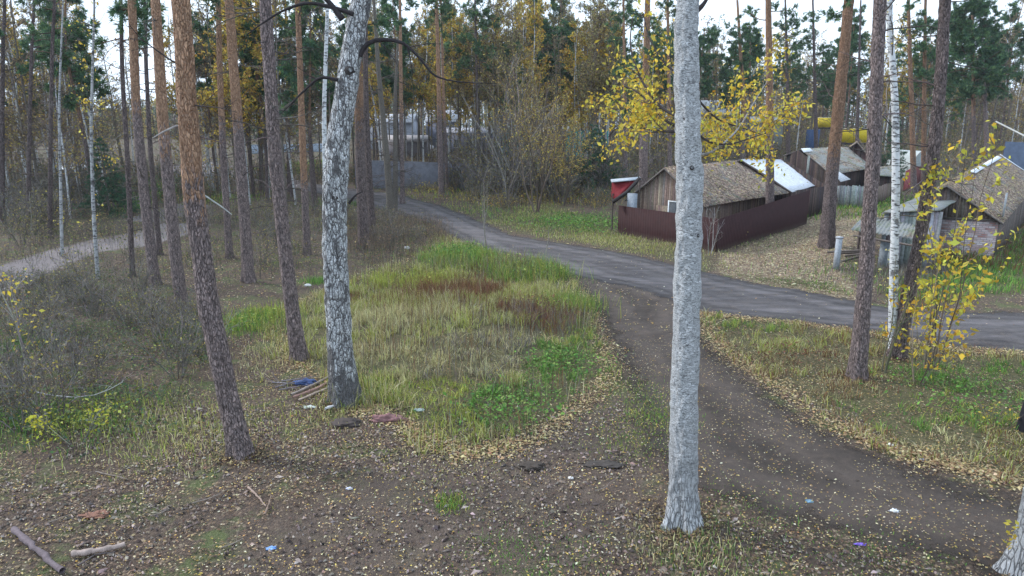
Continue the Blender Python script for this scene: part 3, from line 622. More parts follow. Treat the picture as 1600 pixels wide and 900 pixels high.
# --- pines and other trees one can tell apart
PT = [
 # label, pts, width px, total, orange band (z), crown, extra
 ('big leaning pine with orange upper bark, nearest of the pines to the clearing', [(377, 710), (352, 600), (326, 480), (302, 300), (290, 120), (283, 0)], 34, 20, (4.2, 6.2), PC((5.5, 10, 5), (14, 19, 14)), dict(sides=56, ring=(.045, 9.2), rough=.025, wq=[(1, .92), (3, .88), (5, .84), (7, .74), (9, .68)], rough_scale=.05)),
 ('grey purple pine rising behind the cracked birch beside the plank heap', [(468, 562), (452, 450), (430, 250), (420, 90), (414, 0)], 25, 20, (8.5, 13), PC((4, 11, 26), (14, 19, 14), 1.6), dict(sides=40, ring=(.06, 10), rough=.025, wq=[(2, .82), (5, .78), (8, .7), (10, .62)])),
 ('slim orange pine with its foot in the bare thicket, behind the leaning pine', [(285, 489), (272, 380), (255, 200), (243, 0)], 19, 20, (4.8, 7), PC((3, 10, 10), (9.6, 18, 14), 2.2), dict(sides=28, ring=.12)),
 ('brownish pine with a dark flared foot next to the footpath', [(243, 446), (228, 330), (213, 170), (206, 0)], 16, 20, (6.0, 8.4), PC((3, 10, 12), (9.5, 18, 14), 2.2), dict(sides=28, ring=.12)),
 ('orange topped pine with yellow leaves behind its upper trunk', [(389, 440), (378, 280), (366, 120), (358, 0)], 18, 20, (5.5, 7.5), PC((3, 11, 22), (13, 18, 14), 1.8), dict(sides=28, ring=.12)),
 ('narrow pine seen close behind the orange topped pine', [(359, 404), (349, 250), (343, 100), (341, 0)], 11, 20, (5, 8), PC((2, 11, 20), (12, 18, 14), 2.), {}),
 ('straight red barked pine between the grey pine and the cracked birch', [(480, 398), (472, 200), (465, 0)], 11.5, 21, (2.5, 5), PC((2, 12, 26), (12, 19, 16), 1.8), {}),
 ('thick dark pine just behind the cracked birch, one of a close pair', [(569, 388), (563, 250), (560, 120), (556, 0)], 17, 20, (4.5, 9), PC((2.5, 11, 22), (12, 19, 14), 2.), dict(sides=26, ring=.15, tone=.75)),
 ('thinner dark pine touching the thick dark pine behind the cracked birch', [(583, 372), (577, 280), (572, 170), (570, 0)], 11, 19, None, PC((2, 10, 20), (11, 18, 14), 2.), dict(tone=.65)),
 ('slender pine with a leaning stem behind the brownish pine', [(207, 432), (200, 260), (191, 120), (189, 0)], 8, 19, None, PC((2, 10, 22), (8.5, 17, 9), 1.8), dict(tone=.7)),
 ('thin dark pine between the brownish and the slim orange pine', [(250, 398), (235, 240), (228, 100), (226, 0)], 8, 19, None, PC((2, 10, 20), (9, 17, 10), 1.8), dict(tone=.7)),
 ('dark pine with green tufts at the sky, beyond the footpath', [(78, 372), (79, 200), (82, 60), (86, 0)], 7, 19, None, PC((3, 10, 26), (10.5, 18, 12), 2.4), dict(tone=.6)),
 ('dark pine with a bushy top standing beside the one with green tufts', [(44, 356), (46, 200), (50, 60), (54, 0)], 7, 19, None, PC((3, 10, 26), (10, 18, 12), 2.4), dict(tone=.6)),
 ('pine stem cut by the picture edge beyond the footpath', [(4, 350), (3, 200), (5, 60), (8, 0)], 8, 19, None, PC((3, 9, 20), (9, 18, 10), 2.2), dict(tone=.6)),
 ('lean orange pine over the fence end, forward of the twin orange pines', [(629, 318), (627, 180), (625, 0)], 7.5, 21, (5, 9), PC((2, 12, 30), (12, 20, 18), 2.), {}),
 ('orange pine with yellow leaves round it, thicker of the twin pines across the road', [(690, 306), (686, 150), (682, 0)], 9, 21, (6, 9), PC((2, 12, 26), (14, 20, 14), 2.), {}),
 ('thinner stem of the twin orange pines across the road', [(699, 300), (693, 150), (689, 0)], 6, 20, (5, 8), PC((2, 12, 20), (11.5, 19, 20), 2.6), {}),
 ('pine growing inside the maroon fence in front of the wooden gable', [(1004, 338), (1006, 200), (1010, 90), (1012, 0)], 15, 20, (6.5, 9), PC((3, 10, 24), (9.5, 18, 22), 2.4), dict(sides=26)),
 ('slim orange pine seen beside the pale birch over the leafy roof', [(1047, 300), (1045, 120), (1043, 0)], 7.5, 21, (5, 8), PC((4, 13, 24), (12.5, 20, 20), 2.2), {}),
 ('reddish pine rising through the gap between the leafy roof and maroon fence', [(1203, 362), (1203, 220), (1202, 100), (1200, 0)], 14, 20, (4.6, 7.2), PC((4, 10, 10), (12, 19, 16), 2.2), dict(sides=26, tone=.85)),
 ('orange scaly pine with a forked look standing in the leaf covered yard', [(1291, 386), (1300, 270), (1312, 150), (1323, 40), (1327, 0)], 22, 20, (3.5, 6.2), PC((4, 10, 26), (12, 19, 16), 2.6), dict(sides=36, ring=.08, rough=.05, wq=[(2, .86), (5, .8), (7, .8), (9.5, .72)], tone=.72)),
 ('straight dark grey pine in the grass island by the road', [(1339, 592), (1351, 450), (1362, 280), (1370, 120), (1375, 0)], 27, 20, (9, 14), PC((6.4, 11, 16), (14, 19, 12), 1.6), dict(sides=44, ring=(.05, 9.5), rough=.025, wq=[(1, .86), (3, .76), (6, .70), (9, .62)])),
 ('leaning grey pine with a reddish lower trunk behind the yellow leaved sapling', [(1400, 558), (1418, 470), (1436, 380), (1455, 270), (1468, 150), (1477, 0)], 24, 20, None, PC((4, 10, 18), (12, 19, 12), 1.8), dict(sides=36, ring=.08, rough=.03, tone=.75, wq=[(1, .86), (3, .76), (6, .70), (9, .62)])),
 ('red stemmed pine behind the picket fence, one with the red panel at its foot', [(1428, 300), (1424, 150), (1419, 0)], 9, 20, (1.0, 4.0), PC((2, 12, 26), (7.5, 18, 26), 2.), dict(tone=.8)),
 ('dark red pine stem close beside the one with the red panel', [(1443, 298), (1444, 150), (1446, 0)], 8, 20, (1.0, 5.0), PC((2, 12, 22), (8, 18, 24), 2.), dict(tone=.7)),
 ('crooked pine with a reddish fork seen over the leafy roof', [(1160, 258), (1162, 160), (1157, 80), (1152, 0)], 9, 19, (4, 7), PC((5, 10, 16), (7.5, 17, 34), 3.0), {}),
 ('tall pine with a broad layered dark green crown against the open sky', [(1522, 270), (1521, 150), (1520, 60), (1519, -20)], 7, 19, (5, 9), PC((4, 8, 10), (7.8, 18.5, 120), 4.4, (.34, .05, 12)), {}),
 ('pale stemmed pine in front of the pine with the layered crown', [(1543, 272), (1540, 180), (1536, 90), (1534, 50)], 8, 13.5, None, PC((3, 10, 20), (9, 13, 14), 2.), dict(tone=1.1)),
 ('green crowned pine above the yellow van, dark stemmed', [(1232, 262), (1230, 120), (1227, 0)], 7, 20, None, PC((5, 10, 16), (8.5, 18, 36), 3.0), dict(tone=.7)),
 ('green crowned pine right beside the orange scaly pine, farther off', [(1276, 262), (1273, 120), (1270, 0)], 7, 20, None, PC((5, 10, 14), (8, 18, 38), 3.0), dict(tone=.7)),
 ('dark pine with a wide green crown over the road bend', [(748, 286), (745, 120), (742, 0)], 6, 20, None, PC((4, 11, 22), (10.5, 19, 34), 3.2), dict(tone=.7)),
 ('slim pine beyond the field, left of the red barked pine', [(452, 300), (449, 120), (446, 0)], 6.5, 20, (5, 9), PC((3, 12, 24), (11, 19, 16), 2.), dict(tone=.8)),
 ('straight pine beyond the field behind the grey purple pine', [(409, 296), (404, 120), (400, 0)], 7, 20, (5, 9), PC((3, 12, 24), (11, 19, 16), 2.), dict(tone=.85)),
 ('pine with green boughs behind the pale birch trunk', [(978, 300), (976, 120), (974, 0)], 7, 19, (6, 9), PC((4, 9, 18), (7.5, 18, 34), 2.8), {}),
 ('dark thin pine behind the wooden picket fence beside the orange scaly pine', [(1338, 262), (1342, 120), (1345, 0)], 6, 19, None, PC((3, 11, 24), (10, 18, 18), 2.), dict(tone=.7)),
]
for (lab, pts, wd, tot, org, crn, kw) in PT:
    kw = dict(kw); kw.setdefault('sides', 16); kw.setdefault('ring', .25)
    tree('pine_tree', lab.replace('left of', 'next to'), 'tree', M_PINE, pts, wd, tot, org, crn, **kw)
# yellow needles-and-leaves spray on the dead limb of the leaning pine, thin birches, dark trunks
TH = [
 ('thin young birch hugging the cracked birch trunk', [(512, 420), (509, 300), (506, 180), (510, 60), (512, 0)], 9, 17, lambda ax, rad, rg: broad_crown(ax, rad, rg, 7, 16, 14, 2., .8, (.07, YEL), 3)),
 ('slender white birch in the grass island beside the dark grey pine', [(1395, 556), (1396, 450), (1400, 300), (1399, 150), (1391, 60), (1388, 0)], 14, 15, lambda ax, rad, rg: broad_crown(ax, rad, rg, 5.5, 14, 12, 1.6, .7, (.06, YEL), 5)),
 ('thin white birch with yellow leaves low on it beside the footpath', [(153, 436), (146, 330), (142, 200), (146, 60), (148, 0)], 6, 14, lambda ax, rad, rg: broad_crown(ax, rad, rg, 1, 12, 26, 1.4, .6, (.10, YEL), 7, spec=((4, .5, .8),), r=.012)),
 ('pale birch stem close to the footpath with bare twigs', [(97, 400), (95, 300), (92, 180), (96, 60), (99, 0)], 5, 14, lambda ax, rad, rg: broad_crown(ax, rad, rg, 4, 13, 22, 1.6, .8, None, r=.012)),
]
for lab, pts, wd, tot, crn in TH:
    tree('young_birch', lab, 'tree', M_BT, pts, wd, tot, None, crn, tone=(.5 if 'footpath' in lab else .8), sides=14, ring=.2, flare=.25, rough=.008, wtop=.3)  # bark of the footpath stems darkened so they read as silhouettes
TD = [
 ('dark greenish dead tree with many crooked bare twigs at the road edge', [(611, 345), (608, 290), (601, 210), (592, 120), (584, 0)], 12, 13, PC((1.5, 11, 70), None, 3.0), 'dead_tree'),
 ('second dark bare tree just beside the crooked twiggy one', [(617, 330), (618, 240), (617, 160), (622, 60)], 9, 12, PC((1.5, 10, 60), None, 2.8), 'dead_tree'),
 ('bare shed side tree standing behind the picket fence', [(1372, 300), (1376, 220), (1378, 120)], 6, 9, PC((1.5, 8, 30), None, 1.8), 'dead_tree'),
]
for lab, pts, wd, tot, crn, nm in TD:
    tree(nm, lab, 'tree', M_DARK, pts, wd, tot, None, crn, sides=14, ring=.25, flare=.3, rough=.02, tone=1.)

def multistem(name, label, cat, px, py, hgt, nst, spread, r, cols, leaf=None, per_m=6, group=None, seed=1, spec=((7, .5, .6), (4, .5, .7)), droop=.02, minr=.004):
    rg = np.random.default_rng(seed); b = G(px, py); t = thing(name, label, cat, tuple(b), group); mb = MB(); lm = MB(); stems = MB()
    for k in range(nst):
        a = rg.uniform(0, 6.28); d = np.array([math.cos(a) * spread, math.sin(a) * spread, 1.]); pp = []
        grow(rg, (math.cos(a) * .12, math.sin(a) * .12, -.05), d, hgt * rg.uniform(.7, 1.1), r * rg.uniform(.6, 1.1), 0, list(spec), pp, droop, .07, .4)
        for q in pp:
            (stems if q[2] == 0 else mb).tube(q[0], np.maximum(q[1], minr), 6 if q[2] == 0 else 3, 0, palette(rg, 1, cols)[0], False)
        if leaf:
            C, D = along(pp, 1, per_m, rg, .08); leaf_cards(lm, C, leaf[0], palette(rg, len(C), leaf[1]), rg)
    link('trunk', stems.mesh('trunk', M_TWIG, True), t)
    mb.merge(lm, 1); link('crown', mb.mesh('crown', [M_TWIG, M_LEAF]), t); return t
BRN = [(.16, .125, .095), (.22, .18, .14), (.11, .09, .075)]; GRY = [(.22, .21, .19), (.30, .29, .26), (.15, .14, .13)]
DULL = [(.50, .38, .08), (.56, .44, .12), (.36, .32, .09), (.40, .26, .09)]
multistem('bare_tree', 'large bare brown multi stemmed willow across the road before the turquoise panel', 'tree', 838, 332, 10, 7, .28, .07, BRN, (.10, DULL), 5, seed=3)
multistem('bare_tree', 'bare grey brown tree beside the large willow, over the road edge', 'tree', 790, 318, 11, 5, .2, .06, GRY, (.09, DULL), 1.2, seed=4)
multistem('bare_tree', 'bushy bare tree with drooping yellowish leaves next to the green fir', 'tree', 880, 322, 8, 6, .3, .05, BRN, (.11, DULL), 10, seed=5)
multistem('bare_tree', 'tangled bare tree between the road and the grey metal fence', 'tree', 712, 300, 7, 5, .25, .05, BRN, (.09, DULL), .8, seed=6)
multistem('sapling', 'bare forked sapling with pale twigs at the grassy mound edge', 'sapling', 764, 394, 3.6, 2, .22, .035, [(.26, .25, .21), (.20, .19, .16)], seed=8, spec=((6, .5, .7), (3, .5, .7)))
multistem('sapling', 'thin bare sapling on the mound close by the road', 'sapling', 848, 412, 2.4, 1, .1, .03, [(.26, .25, .21), (.20, .19, .16)], seed=9, spec=((5, .4, .7),))
multistem('sapling', 'tall sapling with large yellow leaves behind the slender white birch', 'sapling', 1452, 585, 5.6, 8, .13, .022, BRN, (.14, [(.62, .52, .06), (.55, .50, .08), (.66, .42, .05), (.42, .42, .08)]), 17, seed=11, spec=((5, .32, .7),))
multistem('sapling', 'sapling with orange and yellow leaves at the foot of the leaning grey pine', 'sapling', 1432, 600, 2.4, 6, .35, .015, BRN, (.12, [(.66, .50, .06), (.6, .34, .05), (.60, .52, .08)]), 13, seed=12, spec=((5, .4, .7),))
multistem('sapling', 'greenish bare stemmed sapling between dark grey pine and white birch', 'sapling', 1375, 582, 3.0, 3, .12, .025, [(.10, .12, .07), (.15, .14, .10)], (.11, [(.5, .48, .08), (.35, .4, .08)]), 2.5, seed=13, spec=((4, .35, .7),))
multistem('sapling', 'yellow leaved sapling at the picture edge beside the thicket', 'sapling', 58, 592, 3.3, 2, .12, .03, GRY, (.09, YEL), 6, seed=14, spec=((6, .4, .6), (2, .5, .7)))
multistem('sapling', 'low sapling with yellow green leaves among the bare thicket stems', 'sapling', 120, 690, 1.1, 6, .6, .012, GRY, (.07, [(.45, .48, .06), (.5, .46, .05)]), 16, seed=15, spec=((5, .5, .7),))
multistem('sapling', 'small yellow leaved seedling at the track edge near the black stub', 'sapling', 1560, 668, .7, 4, .6, .008, BRN, (.06, YEL), 12, seed=16, spec=((3, .5, .7),))
multistem('sapling', 'bare whitish sapling leaning on the corner of the maroon fence', 'sapling', 1108, 396, 2.6, 3, .35, .025, [(.36, .34, .33), (.28, .26, .26)], seed=17, spec=((5, .55, .9), (3, .5, .8)))
multistem('sapling', 'leafy seedling with yellow tips in front of the long maroon fence', 'sapling', 1160, 378, 1.0, 4, .5, .01, BRN, (.08, DULL), 12, seed=18, spec=((4, .5, .7),))
multistem('sapling', 'sapling with big pale yellow leaves before the open woodshed', 'sapling', 1360, 470, 2.0, 4, .3, .014, BRN, (.13, [(.5, .45, .12), (.55, .5, .2)]), 6, seed=19, spec=((4, .4, .7),))

def shrub_proto(seed, h, leaf):
    rg = np.random.default_rng(seed); st = MB(); tw = MB(); lm = MB()
    for k in range(rg.integers(7, 12)):
        a = rg.uniform(0, 6.28); pp = []; grow(rg, (math.cos(a) * .15, math.sin(a) * .15, -.05), (math.cos(a) * .45, math.sin(a) * .45, 1), h * rg.uniform(.6, 1.1), .016, 0, [(8, .45, .7), (4, .5, .8)], pp, .02, .13, .25)
        for q in pp: (st if q[2] == 0 else tw).tube(q[0], np.maximum(q[1], .0045), 4 if q[2] == 0 else 3, 0, palette(rg, 1, [(.13, .12, .11), (.19, .18, .165), (.24, .225, .21), (.10, .085, .075)])[0], False)
        C, D = along(pp, 1, leaf, rg, .06); leaf_cards(lm, C, .06, palette(rg, len(C), [(.30, .27, .08), (.16, .18, .06), (.40, .34, .09), (.22, .15, .08)]), rg)
    tw.merge(lm, 1); return st.mesh('trunk', M_TWIG, True), tw.mesh('crown', [M_TWIG, M_LEAF])
SHR = [shrub_proto(500 + i, 1.9, (1.0, 2.5, 4.)[i % 3]) for i in range(4)]
def shrubs(poly, n, lab, group, seed, s0=.6, s1=1.3):
    rg = np.random.default_rng(seed); poly = wp(poly); lo, hi = poly.min(0), poly.max(0); k = 0; done = []
    while k < n:
        x, y = rg.uniform(lo, hi)
        if sd(x, y, poly) < 0 or sd(x, y, ROAD) > -.5 or sd(x, y, PATH) > -.3 or any(math.hypot(x - a, y - b) < .5 for a, b in done): continue
        done.append((x, y)); k += 1; a, b = SHR[rg.integers(4)]; s = rg.uniform(s0, s1); t = thing('bare_shrub', lab, 'shrub', (x, y, float(terr(x, y))), group); t.scale = (s, s, s * rg.uniform(.8, 1.2)); t.rotation_euler = (0, 0, rg.uniform(0, 6.28)); link('trunk', a, t); link('crown', b, t)
shrubs([(-40, 440), (120, 440), (280, 470), (340, 540), (300, 640), (160, 680), (-60, 680)], 44, 'bare grey shrub in the tangled thicket between the footpath and the clearing', 'shrubs of the bare thicket', 61, .4, .95)
shrubs([(300, 330), (540, 330), (690, 350), (680, 400), (560, 410), (420, 420), (320, 430)], 22, 'bare shrub under the pines behind the cracked birch', 'shrubs under the pines', 62, .5, 1.1)
shrubs([(590, 293), (800, 292), (960, 300), (950, 325), (860, 318), (780, 325), (700, 308)], 30, 'bare brown shrub on the roadside in front of the grey metal fence', 'shrubs before the metal fence', 63, .9, 1.8)
shrubs([(0, 300), (200, 320), (190, 350), (0, 400)], 16, 'bare shrub on the far side of the pale footpath', 'shrubs beyond the footpath', 64, 1., 1.8)
shrubs([(690, 300), (800, 296), (960, 300), (950, 322), (860, 316), (780, 322)], 16, 'tall slender bare thicket bush over the road before the large willow', 'tall bushes before the willow', 65, 2., 3.4)
def fir(name, label, px, py, h, rb, seed=0, tilt=0):
    rg = np.random.default_rng(seed); b = G(px, py); t = thing(name, label, 'tree', tuple(b)); ax = np.array([[0, 0, 0], [0, 0, h]])
    link('trunk', trunk_mesh(ax, [.09, .02], 10, .4, rg, M_DARK, rough=.01), t); mb = MB(); z = .4
    while z < h - .2:
        for _ in range(5):
            a = rg.uniform(0, 6.28); L = rb * (1 - z / h) * rg.uniform(.8, 1.15) + .15; pp = []
            grow(rg, (0, 0, z), (math.cos(a), math.sin(a), -.05), L, .015, 0, [(6, .4, .9)], pp, -.03, .06, .3); twigs_to(mb, pp, 0, rg, [(.08, .06, .05)])
            C, D = along(pp, 0, 11, rg, .04); tufts(mb, C, D, .16, .025, 9, rg, 1, [(.045, .12, .06), (.065, .16, .08), (.035, .085, .05)])
        z += .34
    link('crown', mb.mesh('crown', [M_TWIG, M_NEEDLE]), t)
fir('fir_tree', 'low dark green fir across the road beside the red awning', 925, 306, 6.5, 3.8, 1)
fir('fir_tree', 'dark fir beyond the footpath near the white roof', 172, 338, 6.0, 2.1, 2)
fir('fir_tree', 'narrow fir behind the picket fence near the red panel', 1388, 285, 7.0, 1.8, 4)

# birch at the corner of the frame
tcn, axc, bc = tree('birch_tree', 'birch trunk foot cut by the lower corner of the picture', 'tree', M_BN,
    [(1628, 905), (1640, 780), (1660, 640)], 66, 13, sides=48, ring=(.04, 6), flare=.75, rough=.04, dark_base=2.5, crown=None)
_mb = MB(); _rg = np.random.default_rng(5); _c = (P(1583, 832, bc[1] - .25) - bc) + _rg.normal(0, 1, (26, 3)) * [.05, .06, .13]
leaf_cards(_mb, _c, .075, palette(_rg, 26, YEL), _rg); link('foliage', _mb.mesh('foliage', M_LEAF), tcn)

# ------------------------------------------------------------------ wood behind: copies of a few kinds
def proto(kind, seed):
    rg = np.random.default_rng(seed); h = 17.; ax = np.array([[0, 0, 0], [rg.normal(0, .15), 0, 6], [rg.normal(0, .3), rg.normal(0, .2), 12], [rg.normal(0, .3), 0, h]])
    if kind == 'pine': tr = trunk_mesh(ax, [.13, .11, .08, .03], 8, .6, rg, M_PINE, (5, 9), rough=.01, tone=.75); cw = pine_crown(ax, None, rg, (3, 10, 26), (8.0, 16.8, 40), (.42, .07, 9), 2.5)
    elif kind == 'birch': tr = trunk_mesh(ax, [.09, .08, .05, .02], 8, .6, rg, M_BT, rough=.006, tone=.8); cw = broad_crown(ax, None, rg, 3, 16.5, 34, 2.2, .9, (.16, DULL), 3.0, spec=((5, .5, .7), (3, .5, .7)), cols=[(.16, .13, .13), (.22, .19, .19)], r=.026, minr=.014)
    elif kind == 'bare': tr = trunk_mesh(ax, [.10, .08, .05, .02], 8, .6, rg, M_DARK, rough=.006, tone=1.3); cw = broad_crown(ax, None, rg, 3.5, 16.5, 38, 2.3, .8, (.17, [(.32, .24, .12), (.22, .17, .11), (.3, .27, .12)]), 2.4, spec=((5, .5, .7), (3, .5, .7)), cols=BRN, r=.026, minr=.014)
    elif kind == 'tall': tr = trunk_mesh(ax, [.10, .08, .05, .02], 8, .6, rg, M_DARK, rough=.006, tone=1.3); cw = broad_crown(ax, None, rg, 6.5, 16.8, 46, 2.4, .8, (.17, [(.36, .29, .12), (.24, .19, .11), (.40, .34, .12), (.26, .27, .10)]), 5, spec=((6, .5, .7), (3, .5, .7)), cols=BRN, r=.026, minr=.014)
    elif kind == 'yellow': tr = trunk_mesh(ax, [.09, .08, .05, .02], 8, .6, rg, M_BT, rough=.006, tone=.7); cw = broad_crown(ax, None, rg, 5.5, 16, 34, 2.3, .7, (.20, [(.55, .40, .06), (.48, .36, .07), (.38, .33, .08), (.5, .3, .06)]), 11, spec=((5, .5, .7), (2, .5, .7)), cols=BRN, r=.026, minr=.014)
    return tr, cw
NAMES = {'pine': 'pine_tree', 'birch': 'birch_tree', 'bare': 'bare_tree', 'yellow': 'autumn_tree', 'tall': 'aspen_tree'}
LOOK = {'pine': 'slim pine', 'birch': 'thin birch', 'bare': 'thin leafless tree', 'yellow': 'yellow leaved tree', 'tall': 'clear stemmed nearly bare tree'}
protos = {k: [proto(k, 100 + i * 7 + j) for i in range(3)] for j, k in enumerate(NAMES)}
def wood(x0, x1, y0, y1, kinds, n, where, group, seed, sc=(.75, 1.05), avoid=(), gaps=(), gy=112):
    rg = np.random.default_rng(seed); put = 0; tries = 0; done = []
    while put < n and tries < n * 60:
        tries += 1; px = rg.uniform(x0, x1); py = rg.uniform(y0, y1); q = G(px, py)
        if any(sd(q[0], q[1], z) > -1.5 for z in (ROAD, PATH, PATH2, FIELD2)) or any(math.hypot(q[0] - a, q[1] - b) < r for a, b, r in avoid): continue
        if any(math.hypot(q[0] - a, q[1] - b) < 1.6 for a, b in done): continue
        done.append((q[0], q[1])); put += 1
        k = rg.choice(list(kinds), p=np.array(list(kinds.values())) / sum(kinds.values()))
        if any(a < px < b for a, b in gaps) and 50 < q[1] < gy and  k in ('bare', 'birch'): k = 'tall'
        tr, cw = protos[k][rg.integers(3)]
        t = thing(NAMES[k], f'{LOOK[k]} {where}', 'tree', (q[0], q[1], q[2] - .05), f'{LOOK[k]}{"es" if k == "birch" else "s"} {group}')
        s = rg.uniform(*sc); s = max(s, 1.0) if k in ('tall', 'yellow') else s; t.scale = (s, s, s * rg.uniform(.9, 1.1)); t.rotation_euler = (rg.normal(0, .025), rg.normal(0, .025), rg.uniform(0, 6.28))
        link('trunk', tr, t); link('crown', cw, t)
wood(-60, 340, 262, 345, dict(pine=.6, birch=5, bare=5, yellow=1), 72, 'in the thin wood beyond the pale footpath', 'beyond the footpath', 21, (.7, 1.1))
wood(330, 600, 262, 330, dict(pine=4, birch=2, bare=4, yellow=5), 40, 'in the wood behind the tall orange pines', 'behind the orange pines', 22, (.8, 1.15))
wood(560, 960, 246, 262, dict(pine=4, birch=2, bare=9, yellow=5), 74, 'between the village roofs past the grey metal fence', 'past the metal fence', 23, (.9, 1.25), gaps=((545, 850), (868, 965)), gy=128)
wood(960, 1640, 225, 256, dict(pine=6, birch=2, bare=7, yellow=5), 85, 'in the wood behind the garden sheds', 'behind the garden sheds', 24, (.8, 1.2), avoid=((45, 90, 8),))

wood(610, 970, 270, 290, dict(pine=1.5, birch=2, bare=6, yellow=2.5), 24, 'between the road bend and the grey metal fence', 'by the metal fence', 28, (.75, 1.15), gaps=((640, 850), (880, 960)))
multistem('bare_tree', 'tall bare tree with fine reddish brown twigs rising over the turquoise sheet', 'tree', 808, 300, 13, 4, .12, .09, BRN, (.10, DULL), 1.2, seed=23, spec=((16, .35, .6), (6, .5, .7)))
multistem('bare_tree', 'tall bare tree with a few yellow leaves next to the dark green fir', 'tree', 858, 306, 12, 4, .14, .08, BRN, (.10, DULL), 4, seed=24, spec=((16, .35, .6), (6, .5, .7)))
multistem('bare_tree', 'tall twiggy grey tree above the end of the grey metal fence', 'tree', 772, 298, 13, 3, .12, .09, GRY, (.10, DULL), 2.0, seed=25, spec=((16, .35, .6), (6, .5, .7)))
multistem('bare_tree', 'fine twigged bare tree behind the red awning', 'tree', 950, 288, 12, 4, .14, .08, BRN, (.10, DULL), 3, seed=26, spec=((16, .35, .6), (6, .5, .7)))
# distant wood: one mass
def distant():
    rg = np.random.default_rng(77); mb = MB()
    for k in range(1350):
        y = rg.uniform(128, 225); x = rg.uniform(-1.0, 1.0) * y; u_ = x / y
        hmax = 6 + 14 * np.exp(-((u_ - .05) / .36) ** 2) + 6.5 * (u_ > .2)
        h = hmax * rg.uniform(.65, 1.1); z = float(terr(x, y)); kind = rg.random()
        mb.tube([(x, y, z - .2), (x + rg.normal(0, .2), y, z + h * .55), (x + rg.normal(0, .3), y, z + h)], [.16, .11, .03], 4, 0, palette(rg, 1, [(.15, .12, .10), (.24, .2, .17), (.3, .29, .28)])[0])
        n_ = 260; t = rg.random(n_) ** 1.1; rr = (1 - t * .6) * rg.uniform(1.3, 2.4)
        c = np.stack([x + rg.normal(0, .8, n_) * rr, y + rg.normal(0, .55, n_) * rr, z + h * (.02 + 1.0 * t)], -1)
        if kind < .38: cols = [(.075, .12, .07), (.10, .15, .075)]; 
        elif kind < .62: cols = [(.44, .35, .13), (.36, .29, .12)]
        else: cols = [(.23, .19, .16), (.29, .25, .20), (.18, .155, .14)]
        leaf_cards(mb, c, .62 if kind < .62 else .55, palette(rg, n_, cols), rg, 1, asp=.35)
    o = link('distant_wood', mb.mesh('distant_wood', [M_TWIG, M_LEAF])); tag(o, 'far-off mixed wood closing the view all round', 'wood', kind='stuff')
distant()

# ------------------------------------------------------------------ materials of the sheds
def m_leafroof(name='leafy_roof', base=(.16, .155, .15), cover=.6, seed=0):
    m, t, b = mat(name, .95); n = N(t); v = n.coord('Object')
    lit, l2, ld = litter_color(n, v, [(0, (.10, .07, .055)), (.2, (.20, .14, .115)), (.4, (.28, .20, .155)), (.58, (.13, .10, .085)), (.72, (.34, .26, .20)), (.86, (.42, .35, .26)), (.95, (.16, .17, .08))], 9)
    mid = n.noise(v, .9, 6, .75); fine = n.noise(v, 18, 5, .75)
    slate = n.mix(fine, tuple(x * .6 for x in base), tuple(x * 1.5 for x in base))
    slate = n.mix(n.ramp(n.noise(v, 1.7, 5, .7), [(.5, 0.), (.62, .7)]), slate, (.11, .14, .05))
    c = n.mix(n.ramp(mid, [(.62 - cover * .4, 0.), (.72 - cover * .4, 1.)]), slate, lit)
    n.lk(c, b.inputs['Base Color']); n.bump(b, n.math('ADD', fine, n.math('MULTIPLY', ld, -1.)), .8, .04); return m
M_LROOF = m_leafroof(); M_SLATE = m_leafroof('mossy_slate', (.20, .21, .21), .15)
def m_metalroof():
    m, t, b = mat('pale_sheet_roof', .6); n = N(t); v = n.coord('Object')
    f = n.noise(n.coord('Object', (1, 1, 1)), 5, 6, .75); g_ = n.noise(v, 30, 4, .7)
    c = n.mix(n.ramp(f, [(.4, 0.), (.7, .7)]), (.68, .71, .76), (.36, .36, .38)); c = n.mix(n.ramp(g_, [(.6, 0.), (.7, .5)]), c, (.30, .25, .18))
    n.lk(c, b.inputs['Base Color']); n.bump(b, f, .3, .02); return m
M_PALE = m_metalroof()
def m_sheet(name, col, rough=.45):
    m, t, b = mat(name, rough); n = N(t); v = n.coord('Object'); b.inputs['Specular IOR Level'].default_value = .15
    f = n.noise(v, 2.5, 6, .7); c = n.mix(n.ramp(f, [(.3, 0.), (.7, 1.)]), tuple(x * .75 for x in col), tuple(x * 1.25 for x in col))
    z = n.new('ShaderNodeSeparateXYZ'); n.lk(v, z.inputs[0])
    c = n.mix(n.ramp(n.math('ADD', z.outputs[2], n.math('MULTIPLY', f, .5)), [(.25, .6), (.6, 0.)]), c, (.10, .08, .065))
    n.lk(c, b.inputs['Base Color']); return m
M_MAROON = m_sheet('maroon_sheet', (.034, .0125, .013), .7); M_GREYSHEET = m_sheet('blue_grey_sheet', (.15, .155, .18)); M_BLUESHEET = m_sheet('blue_sheet', (.075, .10, .15)); M_TURQ = m_sheet('turquoise_sheet', (.06, .30, .30)); M_REDS = m_sheet('red_sheet', (.26, .025, .03))
def m_brick():
    m, t, b = mat('painted_brick', .9); n = N(t); uv = n.new('ShaderNodeTexCoord')
    k = n.new('ShaderNodeTexBrick'); n.lk(uv.outputs['UV'], k.inputs['Vector']); k.inputs['Scale'].default_value = 1
    k.inputs['Brick Width'].default_value = .27; k.inputs['Row Height'].default_value = .10; k.inputs['Mortar Size'].default_value = .016
    k.inputs['Color1'].default_value = (.30, .13, .11, 1); k.inputs['Color2'].default_value = (.56, .50, .50, 1); k.inputs['Mortar'].default_value = (.22, .20, .20, 1)
    f = n.noise(uv.outputs['UV'], 3, 5, .7)
    c = n.mix(n.ramp(f, [(.45, 0.), (.7, .6)]), k.outputs[0], (.44, .40, .40)); n.lk(c, b.inputs['Base Color']); n.bump(b, k.outputs[1], -.5, .01); return m
M_BRICK = m_brick()
